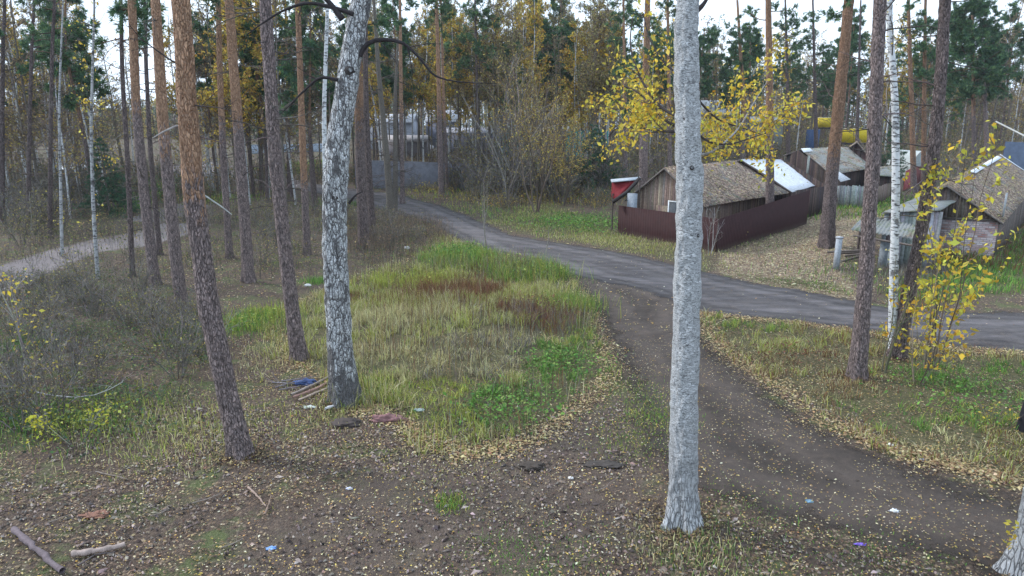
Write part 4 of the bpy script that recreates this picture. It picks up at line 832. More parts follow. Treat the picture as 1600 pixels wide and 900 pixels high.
M_TIMBER = m_simple('old_timber', (.17, .135, .105), .95, .45, 14); M_CONC = m_simple('concrete', (.26, .28, .30), .9, .3, 12)
WOODC = [(.20, .15, .12), (.28, .22, .17), (.15, .11, .09), (.24, .18, .15)]; GREYW = [(.24, .26, .27), (.31, .33, .34), (.18, .20, .21), (.27, .29, .29)]
DARKW = [(.07, .05, .045), (.10, .07, .06), (.05, .04, .04)]

def boards(mb, a, b, ztop, cols, bw=.14, th=.03, m=0, zlow=None, gap=.006, jag=.0):
    """upright boards from a to b (xy); ztop(s) gives the top, s runs 0..1"""
    a = np.asarray(a, float)[:2]; b = np.asarray(b, float)[:2]; L = np.linalg.norm(b - a); n_ = max(1, int(L / bw)); d = (b - a) / L; ang = math.atan2(d[1], d[0])
    cs = palette(rng, n_, cols, None, .15)
    for i in range(n_):
        s = (i + .5) / n_; c = a + (b - a) * s; z0 = float(terr(*c)) - .1 if zlow is None else zlow; z1 = ztop(s) + rng.uniform(-jag, jag)
        if z1 - z0 < .05: continue
        off = rng.uniform(-.006, .006); c = c + np.array([-d[1], d[0]]) * off
        mb.box((c[0], c[1], (z0 + z1) / 2), (L / n_ - gap, th, z1 - z0), ang, m, cs[i])
def leaf_scatter_quad(mb, q, n_, rg, size=.09, cols=((.34, .26, .19), (.22, .155, .115), (.44, .37, .26), (.46, .40, .18)), lift=.03):
    a, b, c, d = [np.asarray(z, float) for z in q]; u, v = rg.random((2, n_, 1)); nz = vnoise(u[:, 0] * 5, v[:, 0] * 4, 0, 9) + rg.normal(0, .12, n_); k = nz > .42; u, v = u[k], v[k]
    p = a * (1 - u) * (1 - v) + b * u * (1 - v) + c * u * v + d * (1 - u) * v; p[:, 2] += lift + rg.random(len(p)) * .03
    leaf_cards(mb, p, size, palette(rg, len(p), list(cols)), rg, 1, flat=.7)
def wavy(mb, q, th, m, amp=.025, pitch=.18, div=(6, None), col=(1, 1, 1)):
    """corrugated sheet over four corners a b c d, ribs run from a to d"""
    a, b, c, d = [np.asarray(z, float) for z in q]; L = np.linalg.norm(b - a); nu = int(L / pitch * 4); nv = div[0]; n = nrm(np.cross(b - a, d - a)); n = n if n[2] >= 0 else -n
    U, V = np.meshgrid(np.linspace(0, 1, nu + 1), np.linspace(0, 1, nv + 1), indexing='ij'); U = U[..., None]; V = V[..., None]
    g_ = a * (1 - U) * (1 - V) + b * U * (1 - V) + c * U * V + d * (1 - U) * V + n * (np.sin(U * L / pitch * 2 * math.pi) * amp + (vnoise(U * L / 1.1, V * 3, 0, 5) - .5) * .06)
    I = np.arange((nu + 1) * (nv + 1)).reshape(nu + 1, nv + 1)
    f = np.stack([I[:-1, :-1], I[1:, :-1], I[1:, 1:], I[:-1, 1:]], -1).reshape(-1, 4)
    top = g_.reshape(-1, 3); mb.add(top, f, m, col); mb.add(top - n * th, f[:, ::-1], m, col)
    k = len(top)
    for e in (I[0], I[-1], I[:, 0], I[:, -1]):
        qf = np.stack([e[:-1], e[1:], e[1:] + k, e[:-1] + k], -1); mb.F.append((qf + mb.n - 2 * k, m))

def gable_shed(name, label, R0, R1, E0, E1, L0=None, L1=None, cat='shed', front=WOODC, side=WOODC, roofm=None, roof_leaves=900, corr=False, th=.05, base_z=None, inset=.22, extra=None):
    R0, R1, E0, E1 = [np.asarray(q, float) for q in (R0, R1, E0, E1)]
    if L0 is None: L0 = np.array([2 * R0[0] - E0[0], 2 * R0[1] - E0[1], E0[2]])
    if L1 is None: L1 = L0 + (R1 - R0)
    L0 = np.asarray(L0, float); L1 = np.asarray(L1, float)
    o = np.array([R0[0], R0[1], float(terr(R0[0], R0[1]))]); t = thing(name, label, cat, tuple(o)); roofm = roofm or M_LROOF
    m = MB(); qs = [[R0 - o, R1 - o, E1 - o, E0 - o], [R0 - o, R1 - o, L1 - o, L0 - o]]
    for q in qs:
        if corr: wavy(m, q, .012, 0, .022, .2)
        else: m.slab(q, th, 0, div=(10, 6), wob=.05)
    rg = np.random.default_rng(int(abs(R0[0] * 100)))
    if roof_leaves:
        for q in qs: leaf_scatter_quad(m, q, roof_leaves, rg)
    rf = link('roof', m.mesh('roof', [roofm, M_LEAF]), t)
    d = nrm((R1 - R0) * [1, 1, 0]); nE = (E0 - R0) * [1, 1, 0]; nL = (L0 - R0) * [1, 1, 0]
    fE = R0 + d * inset + nE * (1 - inset / np.linalg.norm(nE)); fL = R0 + d * inset + nL * (1 - inset / max(np.linalg.norm(nL), .3))
    bk = R1 - R0 - d * inset * 2
    def prof(zR, zE, zL, wE, wL):
        def f(s):
            x = -wL + s * (wE + wL); return (zR + (zE - zR) * x / wE if x > 0 else zR + (zL - zR) * (-x) / wL) - th - .03
        return f
    wE, wL = np.linalg.norm(fE[:2] - (R0 + d * inset)[:2]), np.linalg.norm(fL[:2] - (R0 + d * inset)[:2])
    kE, kL = wE / np.linalg.norm(nE), wL / np.linalg.norm(nL)
    zE, zL = R0[2] + (E0[2] - R0[2]) * kE, R0[2] + (L0[2] - R0[2]) * kL
    fp = prof(R0[2], zE, zL, wE, wL)
    def part(nm, a, b, zt, cols, lowz=None):
        w_ = MB(); boards(w_, a, b, zt, cols, zlow=lowz); 
        if w_.n:
            w_.V = [v - o for v in w_.V]; return link(nm, w_.mesh(nm, M_TWIG), t)
    part('gable_wall', fL, fE, fp, front, extra.get('lowz') if extra else None)
    part('gable_wall', fL + bk, fE + bk, fp, side)
    zr = lambda s: zE + (E1[2] - E0[2]) * s - th - .03
    part('side_wall', fE, fE + bk, zr, side); part('side_wall', fL, fL + bk, lambda s: zL + (L1[2] - L0[2]) * s - th - .03, side)
    # barge boards along the front verge
    v = MB()
    for q in (E0, L0):
        a = R0 - o; b = q - o; dn = np.array([0, 0, -.09]); k = -d * .03
        v.add([a + k, b + k, b + k + dn, a + k + dn, a + k * 2.2, b + k * 2.2, b + k * 2.2 + dn, a + k * 2.2 + dn], [[0, 1, 2, 3], [7, 6, 5, 4], [0, 4, 5, 1], [3, 2, 6, 7]], 0, (.16, .14, .13))
    link('barge_board', v.mesh('barge_board', M_TWIG), t)
    return t, o, fE, fL, d
K4 = lambda q, k=1.045: (q[0] * k, q[1] * k, 6.5 - (6.5 - q[2]) * k)
sh1 = gable_shed('garden_shed', 'brown board shed with a leaf covered roof behind the maroon fence', K4((8.6, 38.45, 4.25)), K4((15.75, 47.9, 4.2)), K4((10.45, 36.75, 2.25)), K4((18.3, 44.6, 2.25)), roof_leaves=2600)
t, o, fE, fL, d = sh1
db = MB()    # door planks in the gable
for s in (.40, .62): 
    q = fL + (fE - fL) * s; q2 = fL + (fE - fL) * (s + .18); boards(db, q - d * .06, q2 - d * .06, lambda s_: 1.9, [(.22, .17, .13), (.26, .20, .15)], .12, .03)
db.V = [v - o for v in db.V]; link('door', db.mesh('door', M_TWIG), t)
A = np.array([15.9, 47.5, 4.32]); B = P(1222, 249, 51.8); D = G(1238, 300, 2.3); C = G(1281, 288, 2.3)
sh2 = gable_shed('garden_shed', 'shed with a bright pale sheet roof beyond the leafy roof', *[K4(q) for q in (A, B, D, C)], front=DARKW, side=DARKW, roofm=M_PALE, roof_leaves=60, corr=True)
sh3 = gable_shed('garden_shed', 'dark shed with a patchy mossy leafy roof behind the picket fence', P(1252, 233, 60), P(1322, 228, 67), P(1300, 273, 56), P(1364, 262, 61.5), P(1224, 243, 61), front=DARKW, side=DARKW, roofm=m_leafroof('patchy_roof', (.24, .24, .23), .35), roof_leaves=700)
t, o, fE, fL, d = sh3
j = MB(); q = P(1264, 245, 57.6); j.box(q - o + [0, 0, -1.0], (.25, .06, 2.2), .6, 0, (.34, .36, .33)); link('door_jamb', j.mesh('door_jamb', M_TWIG), t)
j = MB(); j.slab([P(1296, 262, 55.5) - o, P(1308, 266, 56) - o, P(1329, 280, 55) - o, P(1314, 284, 54.5) - o], .03, 0, (.6, .62, .66)); link('sheet_flap', j.mesh('sheet_flap', M_VCOL), t)
j = MB(); j.slab([P(1252, 232, 59.8) - o, P(1266, 231, 60.5) - o, P(1270, 236, 60) - o, P(1256, 238, 59.4) - o], .03, 0, (.75, .78, .82)); link('ridge_cap', j.mesh('ridge_cap', M_VCOL), t)
gable_shed('garden_shed', 'blackened shed with a steep board gable behind the mossy roofed shed', P(1339, 222, 70), P(1339, 222, 70) + [3, 6, 0], P(1372, 262, 69), P(1372, 262, 69) + [3, 6, 0], P(1316, 238, 71), front=[(.085, .05, .05), (.06, .04, .04), (.12, .08, .075)], side=DARKW, roof_leaves=200)
gable_shed('garden_shed', 'low shed with a flat pale brown roof at the end of the picket fence', P(1362, 266, 60), P(1400, 262, 62), P(1362, 274, 57), P(1404, 276, 58), P(1362, 262, 61), front=DARKW, side=DARKW, roofm=M_SLATE, roof_leaves=300)
# brick garage
R0 = P(1480, 289, 34.6); R1 = P(1563, 242, 50.0); E0 = G(1568, 349, 1.8); E1 = R1 + (E0 - R0)
nE = nrm((E0 - R0) * [1, 1, 0]); dD = nrm((R1 - R0) * [1, 1, 0])
L0 = R0 - nE * .9 + [0, 0, -.55]
shD = gable_shed('brick_garage', 'garage with a painted brick front and a long leaf covered roof', R0, R1, E0, E1, L0, cat='garage', front=[(.13, .10, .085), (.19, .15, .125)], side=[(.12, .10, .09), (.16, .13, .12)], roof_leaves=3600, extra=dict(lowz=1.88))
t, o, fE, fL, d = shD
a = fL + (fE - fL) * .0 - d * .02; b_ = fE - d * .02; Lb = np.linalg.norm((b_ - a)[:2]); m = MB(); th_ = .2
z0 = float(terr(b_[0], b_[1])) - .15; zt = 1.86
pts_ = []
for q in (a, b_, b_ + d * th_, a + d * th_):
    pts_ += [[q[0], q[1], z0], [q[0], q[1], zt]]
m.add(np.array(pts_) - o, [[0, 2, 3, 1], [2, 4, 5, 3], [4, 6, 7, 5], [6, 0, 1, 7], [1, 3, 5, 7]], 0)
me = m.mesh('brick_wall', M_BRICK); uvl = me.uv_layers.new(name='UVMap')
for lp in me.loops:
    v = me.vertices[lp.vertex_index].co; wpos = np.array(v) + o; uvl.data[lp.index].uv = (float((wpos - a)[:2] @ nE[:2]), float(wpos[2]))
link('brick_wall', me, t)
j = MB(); j.box(((b_ + a) / 2 * [1, 1, 0] + [0, 0, 1.9]) - o - np.append(d[:2] * .03, 0), (Lb, .06, .1), math.atan2(nE[1], nE[0]), 0, (.14, .12, .11)); link('lintel_beam', j.mesh('lintel_beam', M_TWIG), t)
for k, (u0, u1) in enumerate(((.34, .52), (.58, .92))):
    j = MB(); q0 = R0 + (R1 - R0) * u0; q1 = R0 + (R1 - R0) * u1; up = np.array([0, 0, .06]); sd_ = nE * .28 + [0, 0, -.12]
    j.slab([q0 - o + up, q1 - o + up, q1 - o + up + sd_, q0 - o + up + sd_], .02, 0, (.62, .66, .72), (6, 1), .03); link('ridge_cap', j.mesh('ridge_cap', M_VCOL), t)
j = MB(); q0, q1 = R1 + [0, 0, .05], E1 + [0, 0, .05]; j.slab([q0 - o, q1 - o, q1 - o - dD * .35, q0 - o - dD * .35], .03, 0, (.68, .74, .82), (8, 1), .02); link('verge_trim', j.mesh('verge_trim', M_VCOL), t)
j = MB(); q = fE + d * 1.0; j.box(q - o + [nE[0] * .04, nE[1] * .04, -1.0], (.5, .05, 1.2), math.atan2(d[1], d[0]), 0, (.36, .38, .40)); link('side_hatch', j.mesh('side_hatch', M_TWIG), t)
# woodshed with canopy
perp = nE * 2.3; a = G(1378, 332, 2.6); b_ = G(1447, 302, 2.6); o = np.array([a[0], a[1], 0.]); t = thing('woodshed', 'grey open woodshed with a plank roof edge and sagging slate canopy', 'shed', tuple(o))
m = MB(); m.slab([a - o, b_ - o, b_ + perp + [0, 0, .25] - o, a + perp + [0, 0, .25] - o], .06, 0, div=(10, 3), wob=.05); link('roof', m.mesh('roof', M_SLATE), t)
dd = nrm((b_ - a) * [1, 1, 0]); w0 = a + dd * .2 + nE * .1; w1 = b_ + nE * .1
m = MB(); boards(m, w0, w1, lambda s: 2.5, GREYW + [(.2, .16, .14)], .16); m.V = [v - o for v in m.V]; link('side_wall', m.mesh('side_wall', M_TWIG), t)
m = MB(); boards(m, w0, w0 + perp, lambda s: 2.55 + .2 * s, GREYW + [(.13, .11, .12)], .16); m.V = [v - o for v in m.V]; link('front_wall', m.mesh('front_wall', M_TWIG), t)
ca = [G(1329, 358, 1.85), G(1446, 376, 1.75), G(1450, 354, 2.25), G(1352, 336, 2.3)]
m = MB(); wavy(m, [q - o for q in ca], .015, 0, .03, .17); link('canopy_roof', m.mesh('canopy_roof', M_SLATE), t)
for (x, y) in ((1339, 398), (1351, 402), (1402, 412), (1436, 420)):
    q = G(x, y); m = MB(); m.tube([q - o - [0, 0, .1], [q[0] - o[0] + .03, q[1] - o[1], 1.9]], .065, 6, 0, (.09, .07, .065)); link('post', m.mesh('post', M_TWIG), t)
m = MB(); m.tube([G(1334, 368, 1.62) - o, G(1440, 386, 1.55) - o], .05, 5, 0, (.12, .10, .09)); link('cross_beam', m.mesh('cross_beam', M_TWIG), t)
for k, (x0, x1) in enumerate(((1371, 1384), (1384.6, 1397))):
    q0, q1 = G(x0, 417), G(x1, 419); m = MB(); boards(m, q0, q1, lambda s: 1.28 - .05 * k, [(.27, .33, .35), (.24, .29, .31)], .2); m.V = [v - o for v in m.V]; link('door_leaf', m.mesh('door_leaf', M_TWIG), t)
for k, (x, y, dx) in enumerate(((1328, 396, 2.0), (1334, 401, 1.7), (1322, 402, 1.8), (1330, 408, 1.5), (1340, 404, 1.2))):
    q = G(x, y); m = MB(); an = rng.uniform(-.5, .7); h_ = .12 + .1 * (k % 3); e = np.array([math.cos(an) * dx / 2, math.sin(an) * dx / 2, .12]); m.tube([-e + [0, 0, h_], e + [0, 0, h_]], .06, 7, 0, (.13, .11, .10))
    tag(link('log', m.mesh('log', M_TWIG), None, tuple(q)), 'weathered log in the little pile by the woodshed posts', 'log', 'logs piled by the woodshed')

# ------------------------------------------------------------------ fences
def sheet_panel(mb, p0, p1, ht0, ht1, pitch=.2, amp=.018, m=0, o=np.zeros(3)):
    p0, p1 = np.array(p0[:2]), np.array(p1[:2]); L = np.linalg.norm(p1 - p0); d = (p1 - p0) / L; n = np.array([-d[1], d[0]])
    k = int(L / pitch) * 4; s = np.linspace(0, L, k + 1); prof = np.array([0, 1, 1, 0])[np.arange(k + 1) % 4] * amp
    xy = p0 + s[:, None] * d + prof[:, None] * n; zb = terr(xy[:, 0], xy[:, 1]) - .03; zt = ht0 + (ht1 - ht0) * s / L
    lo = np.column_stack([xy, zb]); hi = np.column_stack([xy, zt]); v = np.vstack([lo, hi]) - o; i = np.arange(k); mb.add(v, np.stack([i, i + 1, i + k + 2, i + k + 1], -1), m)
    mb.add(v - np.append(n * .006, 0), np.stack([i, i + k + 1, i + k + 2, i + 1], -1), m)
    mb.F.append((np.stack([i + k + 1, i + k + 2, i + k + 2 + 2 * (k + 1), i + k + 1 + 2 * (k + 1)], -1) + mb.n - 4 * (k + 1), m))
def metal_fence(label, pts, tops, m, pitch=.2, posts=2.5, name='metal_fence'):
    o = np.array([*pts[0][:2], 0]); t = thing(name, label, 'fence', tuple(o))
    for a, b, h0, h1 in zip(pts[:-1], pts[1:], tops[:-1], tops[1:]):
        mb = MB(); sheet_panel(mb, a, b, h0, h1, pitch, o=o); link('sheet_panel', mb.mesh('sheet_panel', m), t)
        L = np.linalg.norm((b - a)[:2]); n = nrm(np.array([-(b - a)[1], (b - a)[0], 0]))
        for k in range(int(L / posts) + 1):
            q = a + (b - a) * min(1, k * posts / L); mb = MB(); z = h0 + (h1 - h0) * min(1, k * posts / L); mb.box(q * [1, 1, 0] - o * [1, 1, 0] + n * .06 + [0, 0, z / 2], (.06, .06, z - .06), math.atan2((b - a)[1], (b - a)[0]), 0, (.07, .04, .04)); link('post', mb.mesh('post', M_VCOL), t)
    return t
fl, fc, fr = G(965, 365), G(1120, 394), G(1260, 350)
metal_fence('maroon sheet metal fence with a corner, round the brown board shed', [fl, fc, fr], [P(965, 321, fl[1])[2], P(1120, 342, fc[1])[2], P(1260, 297, fr[1])[2]], M_MAROON)
def picket(label, pts, h, cols, bw=.13, name='picket_fence', jag=.06):
    o = np.array([*pts[0][:2], 0]); t = thing(name, label, 'fence', tuple(o)); mb = MB()
    for a, b in zip(pts[:-1], pts[1:]):
        z0, z1 = float(terr(*a[:2])) + h, float(terr(*b[:2])) + h; boards(mb, a, b, lambda s: z0 + (z1 - z0) * s, cols, bw, .025, 0, None, .03, jag)
    mb.V = [v - o for v in mb.V]; link('pales', mb.mesh('pales', M_TWIG), t)
    for a, b in zip(pts[:-1], pts[1:]):
        n = nrm(np.array([-(b - a)[1], (b - a)[0], 0])) * .05
        for f in (.25, .8):
            mb = MB(); mb.tube([a * [1, 1, 0] + n - o + [0, 0, float(terr(*a[:2])) + h * f], b * [1, 1, 0] + n - o + [0, 0, float(terr(*b[:2])) + h * f]], .035, 4, 0, (.16, .15, .14)); link('rail', mb.mesh('rail', M_TWIG), t)
picket('grey green wooden picket fence at the back of the leafy yard', [G(1262, 322), G(1310, 325), G(1360, 325)], 1.75, GREYW)
picket('brown board fence between the picket fence and the red panel', [G(1364, 322), G(1408, 305)], 1.5, [(.17, .13, .11), (.22, .17, .14)])
picket('dark red brown board fence beyond the red panel', [G(1423, 292), G(1450, 284)], 1.9, [(.16, .06, .055), (.12, .045, .045)])
q0, q1 = G(1411, 299), G(1425, 292); t = thing('red_panel', 'bright red sheet panel standing between the board fences', 'panel', tuple(q0)); mb = MB(); sheet_panel(mb, q0, q1, q0[2] + 1.9, q1[2] + 2.0, o=q0); link('sheet_panel', mb.mesh('sheet_panel', M_REDS), t); mb = MB(); mb.tube([q1 - q0, q1 - q0 + [0, 0, 2.05]], .04, 6, 0, (.12, .05, .05)); link('post', mb.mesh('post', M_TWIG), t)
# grey fence past the road
YF = 66.5; fp_ = [P(556, 290, YF), P(640, 292, YF), P(722, 292, YF - .5), P(800, 296, YF - 1)]
metal_fence('long blue grey sheet metal fence beyond the road bend', fp_, [P(556, 250, YF)[2], P(640, 252, YF)[2], P(722, 255, YF)[2], P(800, 258, YF)[2]], M_GREYSHEET, .3, 3)
metal_fence('turquoise sheet fence glimpsed behind the large willow', [P(783, 230, 96), P(832, 230, 96)], [P(783, 208, 96)[2], P(832, 208, 96)[2]], M_TURQ, .3, 3)
metal_fence('second turquoise sheet fence glimpsed past the green fir', [P(884, 230, 92), P(950, 230, 94)], [P(884, 205, 92)[2], P(950, 202, 94)[2]], M_TURQ, .3, 3)
metal_fence('pale grey sheet fence across the far green field', [P(392, 250, 100), P(440, 250, 104), P(508, 250, 106)], [P(392, 226, 100)[2], P(440, 226, 104)[2], P(508, 224, 106)[2]], m_sheet('pale_sheet', (.30, .35, .42)), .3, 3)
metal_fence('blue sheet fence behind the brick garage roof', [P(1566, 250, 64), P(1660, 262, 62)], [P(1566, 221, 64)[2], P(1660, 226, 62)[2]], M_BLUESHEET, .3, 3)
# far houses
def far_house(label, x0, x1, yr, ye, Y, dep, wc, rc, name='village_house', win=True):
    a, b = P(x0, ye, Y), P(x1, ye, Y); zr = P(x0, yr, Y)[2]; ze = a[2]; zg = float(terr((a[0] + b[0]) / 2, Y)) - .3; cx = (a[0] + b[0]) / 2; W_ = b[0] - a[0]
    t = thing(name, label, 'house', (cx, Y, zg)); m = MB(); m.box((0, dep / 2, (ze - zg) / 2), (W_ * .94, dep, ze - zg), 0, 0, wc)
    hw = W_ * .47; m.add([(-hw, 0, ze - zg), (-hw, dep, ze - zg), (-hw, dep / 2, zr - zg), (hw, 0, ze - zg), (hw, dep, ze - zg), (hw, dep / 2, zr - zg)], [[0, 1, 2], [3, 5, 4]], 0, wc); link('wall', m.mesh('wall', M_VCOL), t)
    m = MB(); hw = W_ / 2; z = ze - zg
    for s in (-.4, dep + .4): m.slab([(-hw, dep / 2, zr - zg + .05), (hw, dep / 2, zr - zg + .05), (hw, s, z - .1), (-hw, s, z - .1)], .12, 0, rc)
    rf = link('roof', m.mesh('roof', M_VCOL), t)
    if win:
        for k in range(max(1, int(W_ / 3))):
            m = MB(); xx = -hw + W_ * (k + .7) / (int(W_ / 3) + .4); m.box((xx, -.03, z * .55), (.9, .08, 1.1), 0, 0, (.08, .09, .10)); m.box((xx, -.06, z * .55), (.07, .06, 1.1), 0, 0, (.6, .6, .6)); m.box((xx, -.05, z * .55 - .6), (1.1, .1, .08), 0, 0, (.6, .6, .6)); link('window', m.mesh('window', M_VCOL), t)
    return t
far_house('pale grey house with a light roof seen between the dark dead trees', 566, 646, 178, 190, 112, 7, (.30, .32, .37), (.42, .43, .46))
far_house('grey blue shed with a whitish roof behind the twin orange pines', 664, 716, 172, 189, 118, 6, (.20, .21, .27), (.40, .41, .44))
far_house('long low grey blue garage behind the metal fence', 690, 772, 200, 207, 104, 6, (.24, .26, .34), (.30, .30, .34))
far_house('low brownish barn behind the long metal fence', 590, 668, 212, 220, 96, 5, (.26, .24, .26), (.34, .31, .31), win=False)
far_house('house with a light grey roof above the leafy roofed shed', 1086, 1142, 156, 178, 102, 6, (.32, .30, .30), (.44, .45, .46))
far_house('small grey house past the green fir', 842, 890, 196, 206, 108, 5, (.34, .35, .38), (.42, .42, .44))
far_house('low pale shed behind the yard pines', 1176, 1226, 182, 190, 100, 5, (.24, .26, .25), (.36, .38, .37), win=False)
far_house('small shed with a bright white roof beyond the footpath', 84, 140, 259, 270, 78, 3.2, (.22, .24, .32), (.80, .84, .90), name='garden_hut', win=False)
# vehicles far off
def car(label, px, py, rz, body, glass=(.05, .06, .07), name='parked_car'):
    b = G(px, py); t = thing(name, label, 'car', tuple(b)); t.rotation_euler = (0, 0, rz); m = MB()
    prof = [(-2.1, .35), (-2.1, .75), (-1.9, .9), (-1.35, .95), (-.8, 1.42), (.7, 1.45), (1.35, 1.0), (2.0, .88), (2.1, .6), (2.1, .35)]
    v = [(x, s * (.82 if z < 1.1 else .66), z) for s in (-1, 1) for x, z in prof]; k = len(prof)
    m.add(v, [[i, (i + 1) % k, k + (i + 1) % k, k + i] for i in range(k)], 0, body)
    m.add(v, [[0, 9, 8, 1]], 0, body); 
    for s in (0, k): m.add([v[s + i] for i in range(k)], [[1, 2, 7, 8], [0, 1, 8, 9], [2, 3, 6, 7]], 0, body); m.add([v[s + i] for i in range(k)], [[3, 4, 5, 6]], 0, glass)
    link('body', m.mesh('body', M_VCOL), t)
    for x in (-1.3, 1.35):
        for s in (-1, 1):
            w_ = MB(); w_.tube([(x, s * .72, .32), (x, s * .86, .32)], .32, 14, 0, (.03, .03, .03)); w_.tube([(x, s * .86, .32), (x, s * .87, .32)], .18, 10, 0, (.4, .4, .42)); link('wheel', w_.mesh('wheel', M_VCOL), t)
    return t
car('small white car parked before the far grey garage', 735, 231, .1, (.75, .76, .78)); car('white car half hidden behind the brown thicket over the fence', 656, 236, 3.1, (.7, .7, .72))
def van(label, x0, x1, y0, y1, Y, col, name):
    a, b = P(x0, y0, Y), P(x1, y1, Y); zg = float(terr((a[0] + b[0]) / 2, Y)); W_ = b[0] - a[0]; t = thing(name, label, 'van', ((a[0] + b[0]) / 2, Y, zg)); H_ = a[2] - zg; bz = max(b[2] - zg, .7)
    m = MB(); m.box((0, 1.1, (H_ + bz) / 2), (W_, 2.2, H_ - bz), 0, 0, col); m.box((0, 1.1, H_ + .02), (W_ * .98, 2.1, .05), 0, 0, (.6, .6, .6)); link('box_body', m.mesh('box_body', M_VCOL), t)
    m = MB(); m.box((0, 1.1, bz - .12), (W_ * 1.05, 2.0, .2), 0, 0, (.06, .06, .07)); link('chassis', m.mesh('chassis', M_VCOL), t)
    for x in (-.36, .36):
        for s in (.15, 2.0):
            w_ = MB(); w_.tube([(x * W_, s, .45), (x * W_, s + .25, .45)], .45, 14, 0, (.03, .03, .03)); link('wheel', w_.mesh('wheel', M_VCOL), t)
van('yellow box van parked behind the blackened shed', 1318, 1358, 201, 223, 92, (.62, .47, .03), 'box_van'); van('smaller yellow van farther off behind the reddish scaly pine', 1282, 1303, 184, 199, 100, (.60, .46, .04), 'box_van')
b = P(1270, 212, 92); zg = float(terr(b[0], 92)); t = thing('tarp_stack', 'blue tarpaulin covered stack near the yellow vans', 'stack', (b[0], 92, zg)); m = MB(); m.box((0, 0, (b[2] - zg + .8) / 2), (1.2, 1.2, b[2] - zg + .8), .3, 0, (.06, .10, .20)); m.box((0, 0, .2), (1.4, 1.4, .4), .3, 0, (.2, .17, .14)); link('tarpaulin', m.mesh('tarpaulin', M_VCOL, True), t)
b = P(1440, 258, 72); zg = float(terr(b[0], 72)); t = thing('greenhouse', 'pale arched greenhouse beyond the red pine stems', 'greenhouse', (b[0], 72, zg)); m = MB(); a_ = np.linspace(0, math.pi, 11); RR = 1.15; hh = P(1440, 236, 72)[2] - zg
arc = np.stack([np.cos(a_) * RR, 0 * a_, np.sin(a_) * hh], -1); arc2 = arc + [0, 5, 0]; m.add(np.vstack([arc, arc2]), [[i, i + 1, i + 12, i + 11] for i in range(10)], 0, (.40, .44, .44)); m.add(arc, [list(range(11))], 0, (.36, .40, .40)); link('cover', m.mesh('cover', M_VCOL, True), t)
for y in (0, 2.5, 5): m = MB(); m.tube(arc * 1.01 + [0, y - .03, 0], .03, 5, 0, (.35, .36, .36)); link('hoop', m.mesh('hoop', M_TWIG), t)
# things at the shed front
b = P(957, 300, 42.4); t = thing('awning', 'slanting red awning with a pale board on top by the maroon fence end', 'awning', tuple(b))
m = MB(); m.slab([P(956, 282, 42.6) - b, P(996, 280, 41.8) - b, P(963, 312, 41.6) - b, P(955, 308, 42.4) - b], .03, 0, (.17, .014, .02), (4, 4), .03); link('sheet', m.mesh('sheet', M_VCOL), t)
m = MB(); m.slab([P(954, 280, 42.8) - b, P(1000, 276, 42.2) - b, P(1002, 280, 41.6) - b, P(955, 284, 42.2) - b], .05, 0, (.36, .40, .44)); link('top_board', m.mesh('top_board', M_VCOL), t)
m = MB(); m.tube([P(1000, 278, 41.5) - b, P(980, 300, 41.3) - b, P(957, 316, 41.3) - b], .12, 4, 0, (.035, .03, .03)); link('edge_beam', m.mesh('edge_beam', M_VCOL), t)
for (x, Y) in ((958, 42.2), (999, 41.2)):
    q = P(x, 300, Y); m = MB(); m.tube([[q[0] - b[0], q[1] - b[1], float(terr(q[0], q[1])) - b[2]], q - b + [0, 0, .7 if x > 980 else -.1]], .05, 6, 0, (.10, .08, .07)); link('post', m.mesh('post', M_TWIG), t)
q = P(988, 312, 41.0); t = thing('door_panel', 'white painted door leaning beside the red awning', 'door', (q[0], q[1], float(terr(q[0], q[1])))); zt = P(988, 302, 41.0)[2] - float(terr(q[0], q[1])); m = MB(); m.box((0, 0, zt / 2), (.62, .06, zt), -.5, 0, (.24, .27, .31)); link('leaf', m.mesh('leaf', M_VCOL), t)
m = MB(); m.box((.15, -.2, zt * .5), (.05, .06, .12), -.5, 0, (.15, .15, .15)); link('handle', m.mesh('handle', M_VCOL), t)
q = P(1054, 322, 38.9); zt = P(1054, 314, 38.9)[2]; t = thing('window_sash', 'pale window sash propped behind the front maroon fence', 'window', (q[0], q[1], float(terr(q[0], q[1])))); zt -= float(terr(q[0], q[1])); m = MB()
for s in (-.35, .35): m.box((s * .8, -s * .8, zt / 2), (.07, .05, zt), -.75, 0, (.66, .69, .70))
for z in (.6, 1.25, zt - .04): m.box((0, 0, z), (.75, .05, .07), -.75, 0, (.66, .69, .70))
link('frame', m.mesh('frame', M_VCOL), t); m = MB(); m.box((0, 0, (zt + .6) / 2), (.7, .015, zt - .6), -.75, 0, (.07, .08, .09)); link('glass', m.mesh('glass', M_VCOL), t)
q = G(1306, 421); m = MB(); m.box((0, 0, .72), (.2, .2, 1.5), .5, 0, (.33, .36, .40)); m.box((0, 0, 1.5), (.24, .24, .08), .5, 0, (.40, .42, .46)); tag(link('gate_post', m.mesh('gate_post', M_VCOL), None, tuple(q)), 'short grey concrete post standing in the leafy yard', 'post')
q = G(1601, 672); m = MB(); m.tube([(0, 0, -.05), (0, 0, .3), (.02, 0, .62)], [.17, .14, .13], 12, 0, (.02, .02, .025)); m.add([(.13 * math.cos(i * .5236) + .02, .13 * math.sin(i * .5236), .62) for i in range(12)], [list(range(12))], 0, (.03, .03, .035)); tag(link('dark_stub', m.mesh('dark_stub', M_VCOL), None, tuple(q)), 'black stub of unclear kind on the leafy ground at the picture edge', 'stump')  # unidentified dark object, given the shape of a stump

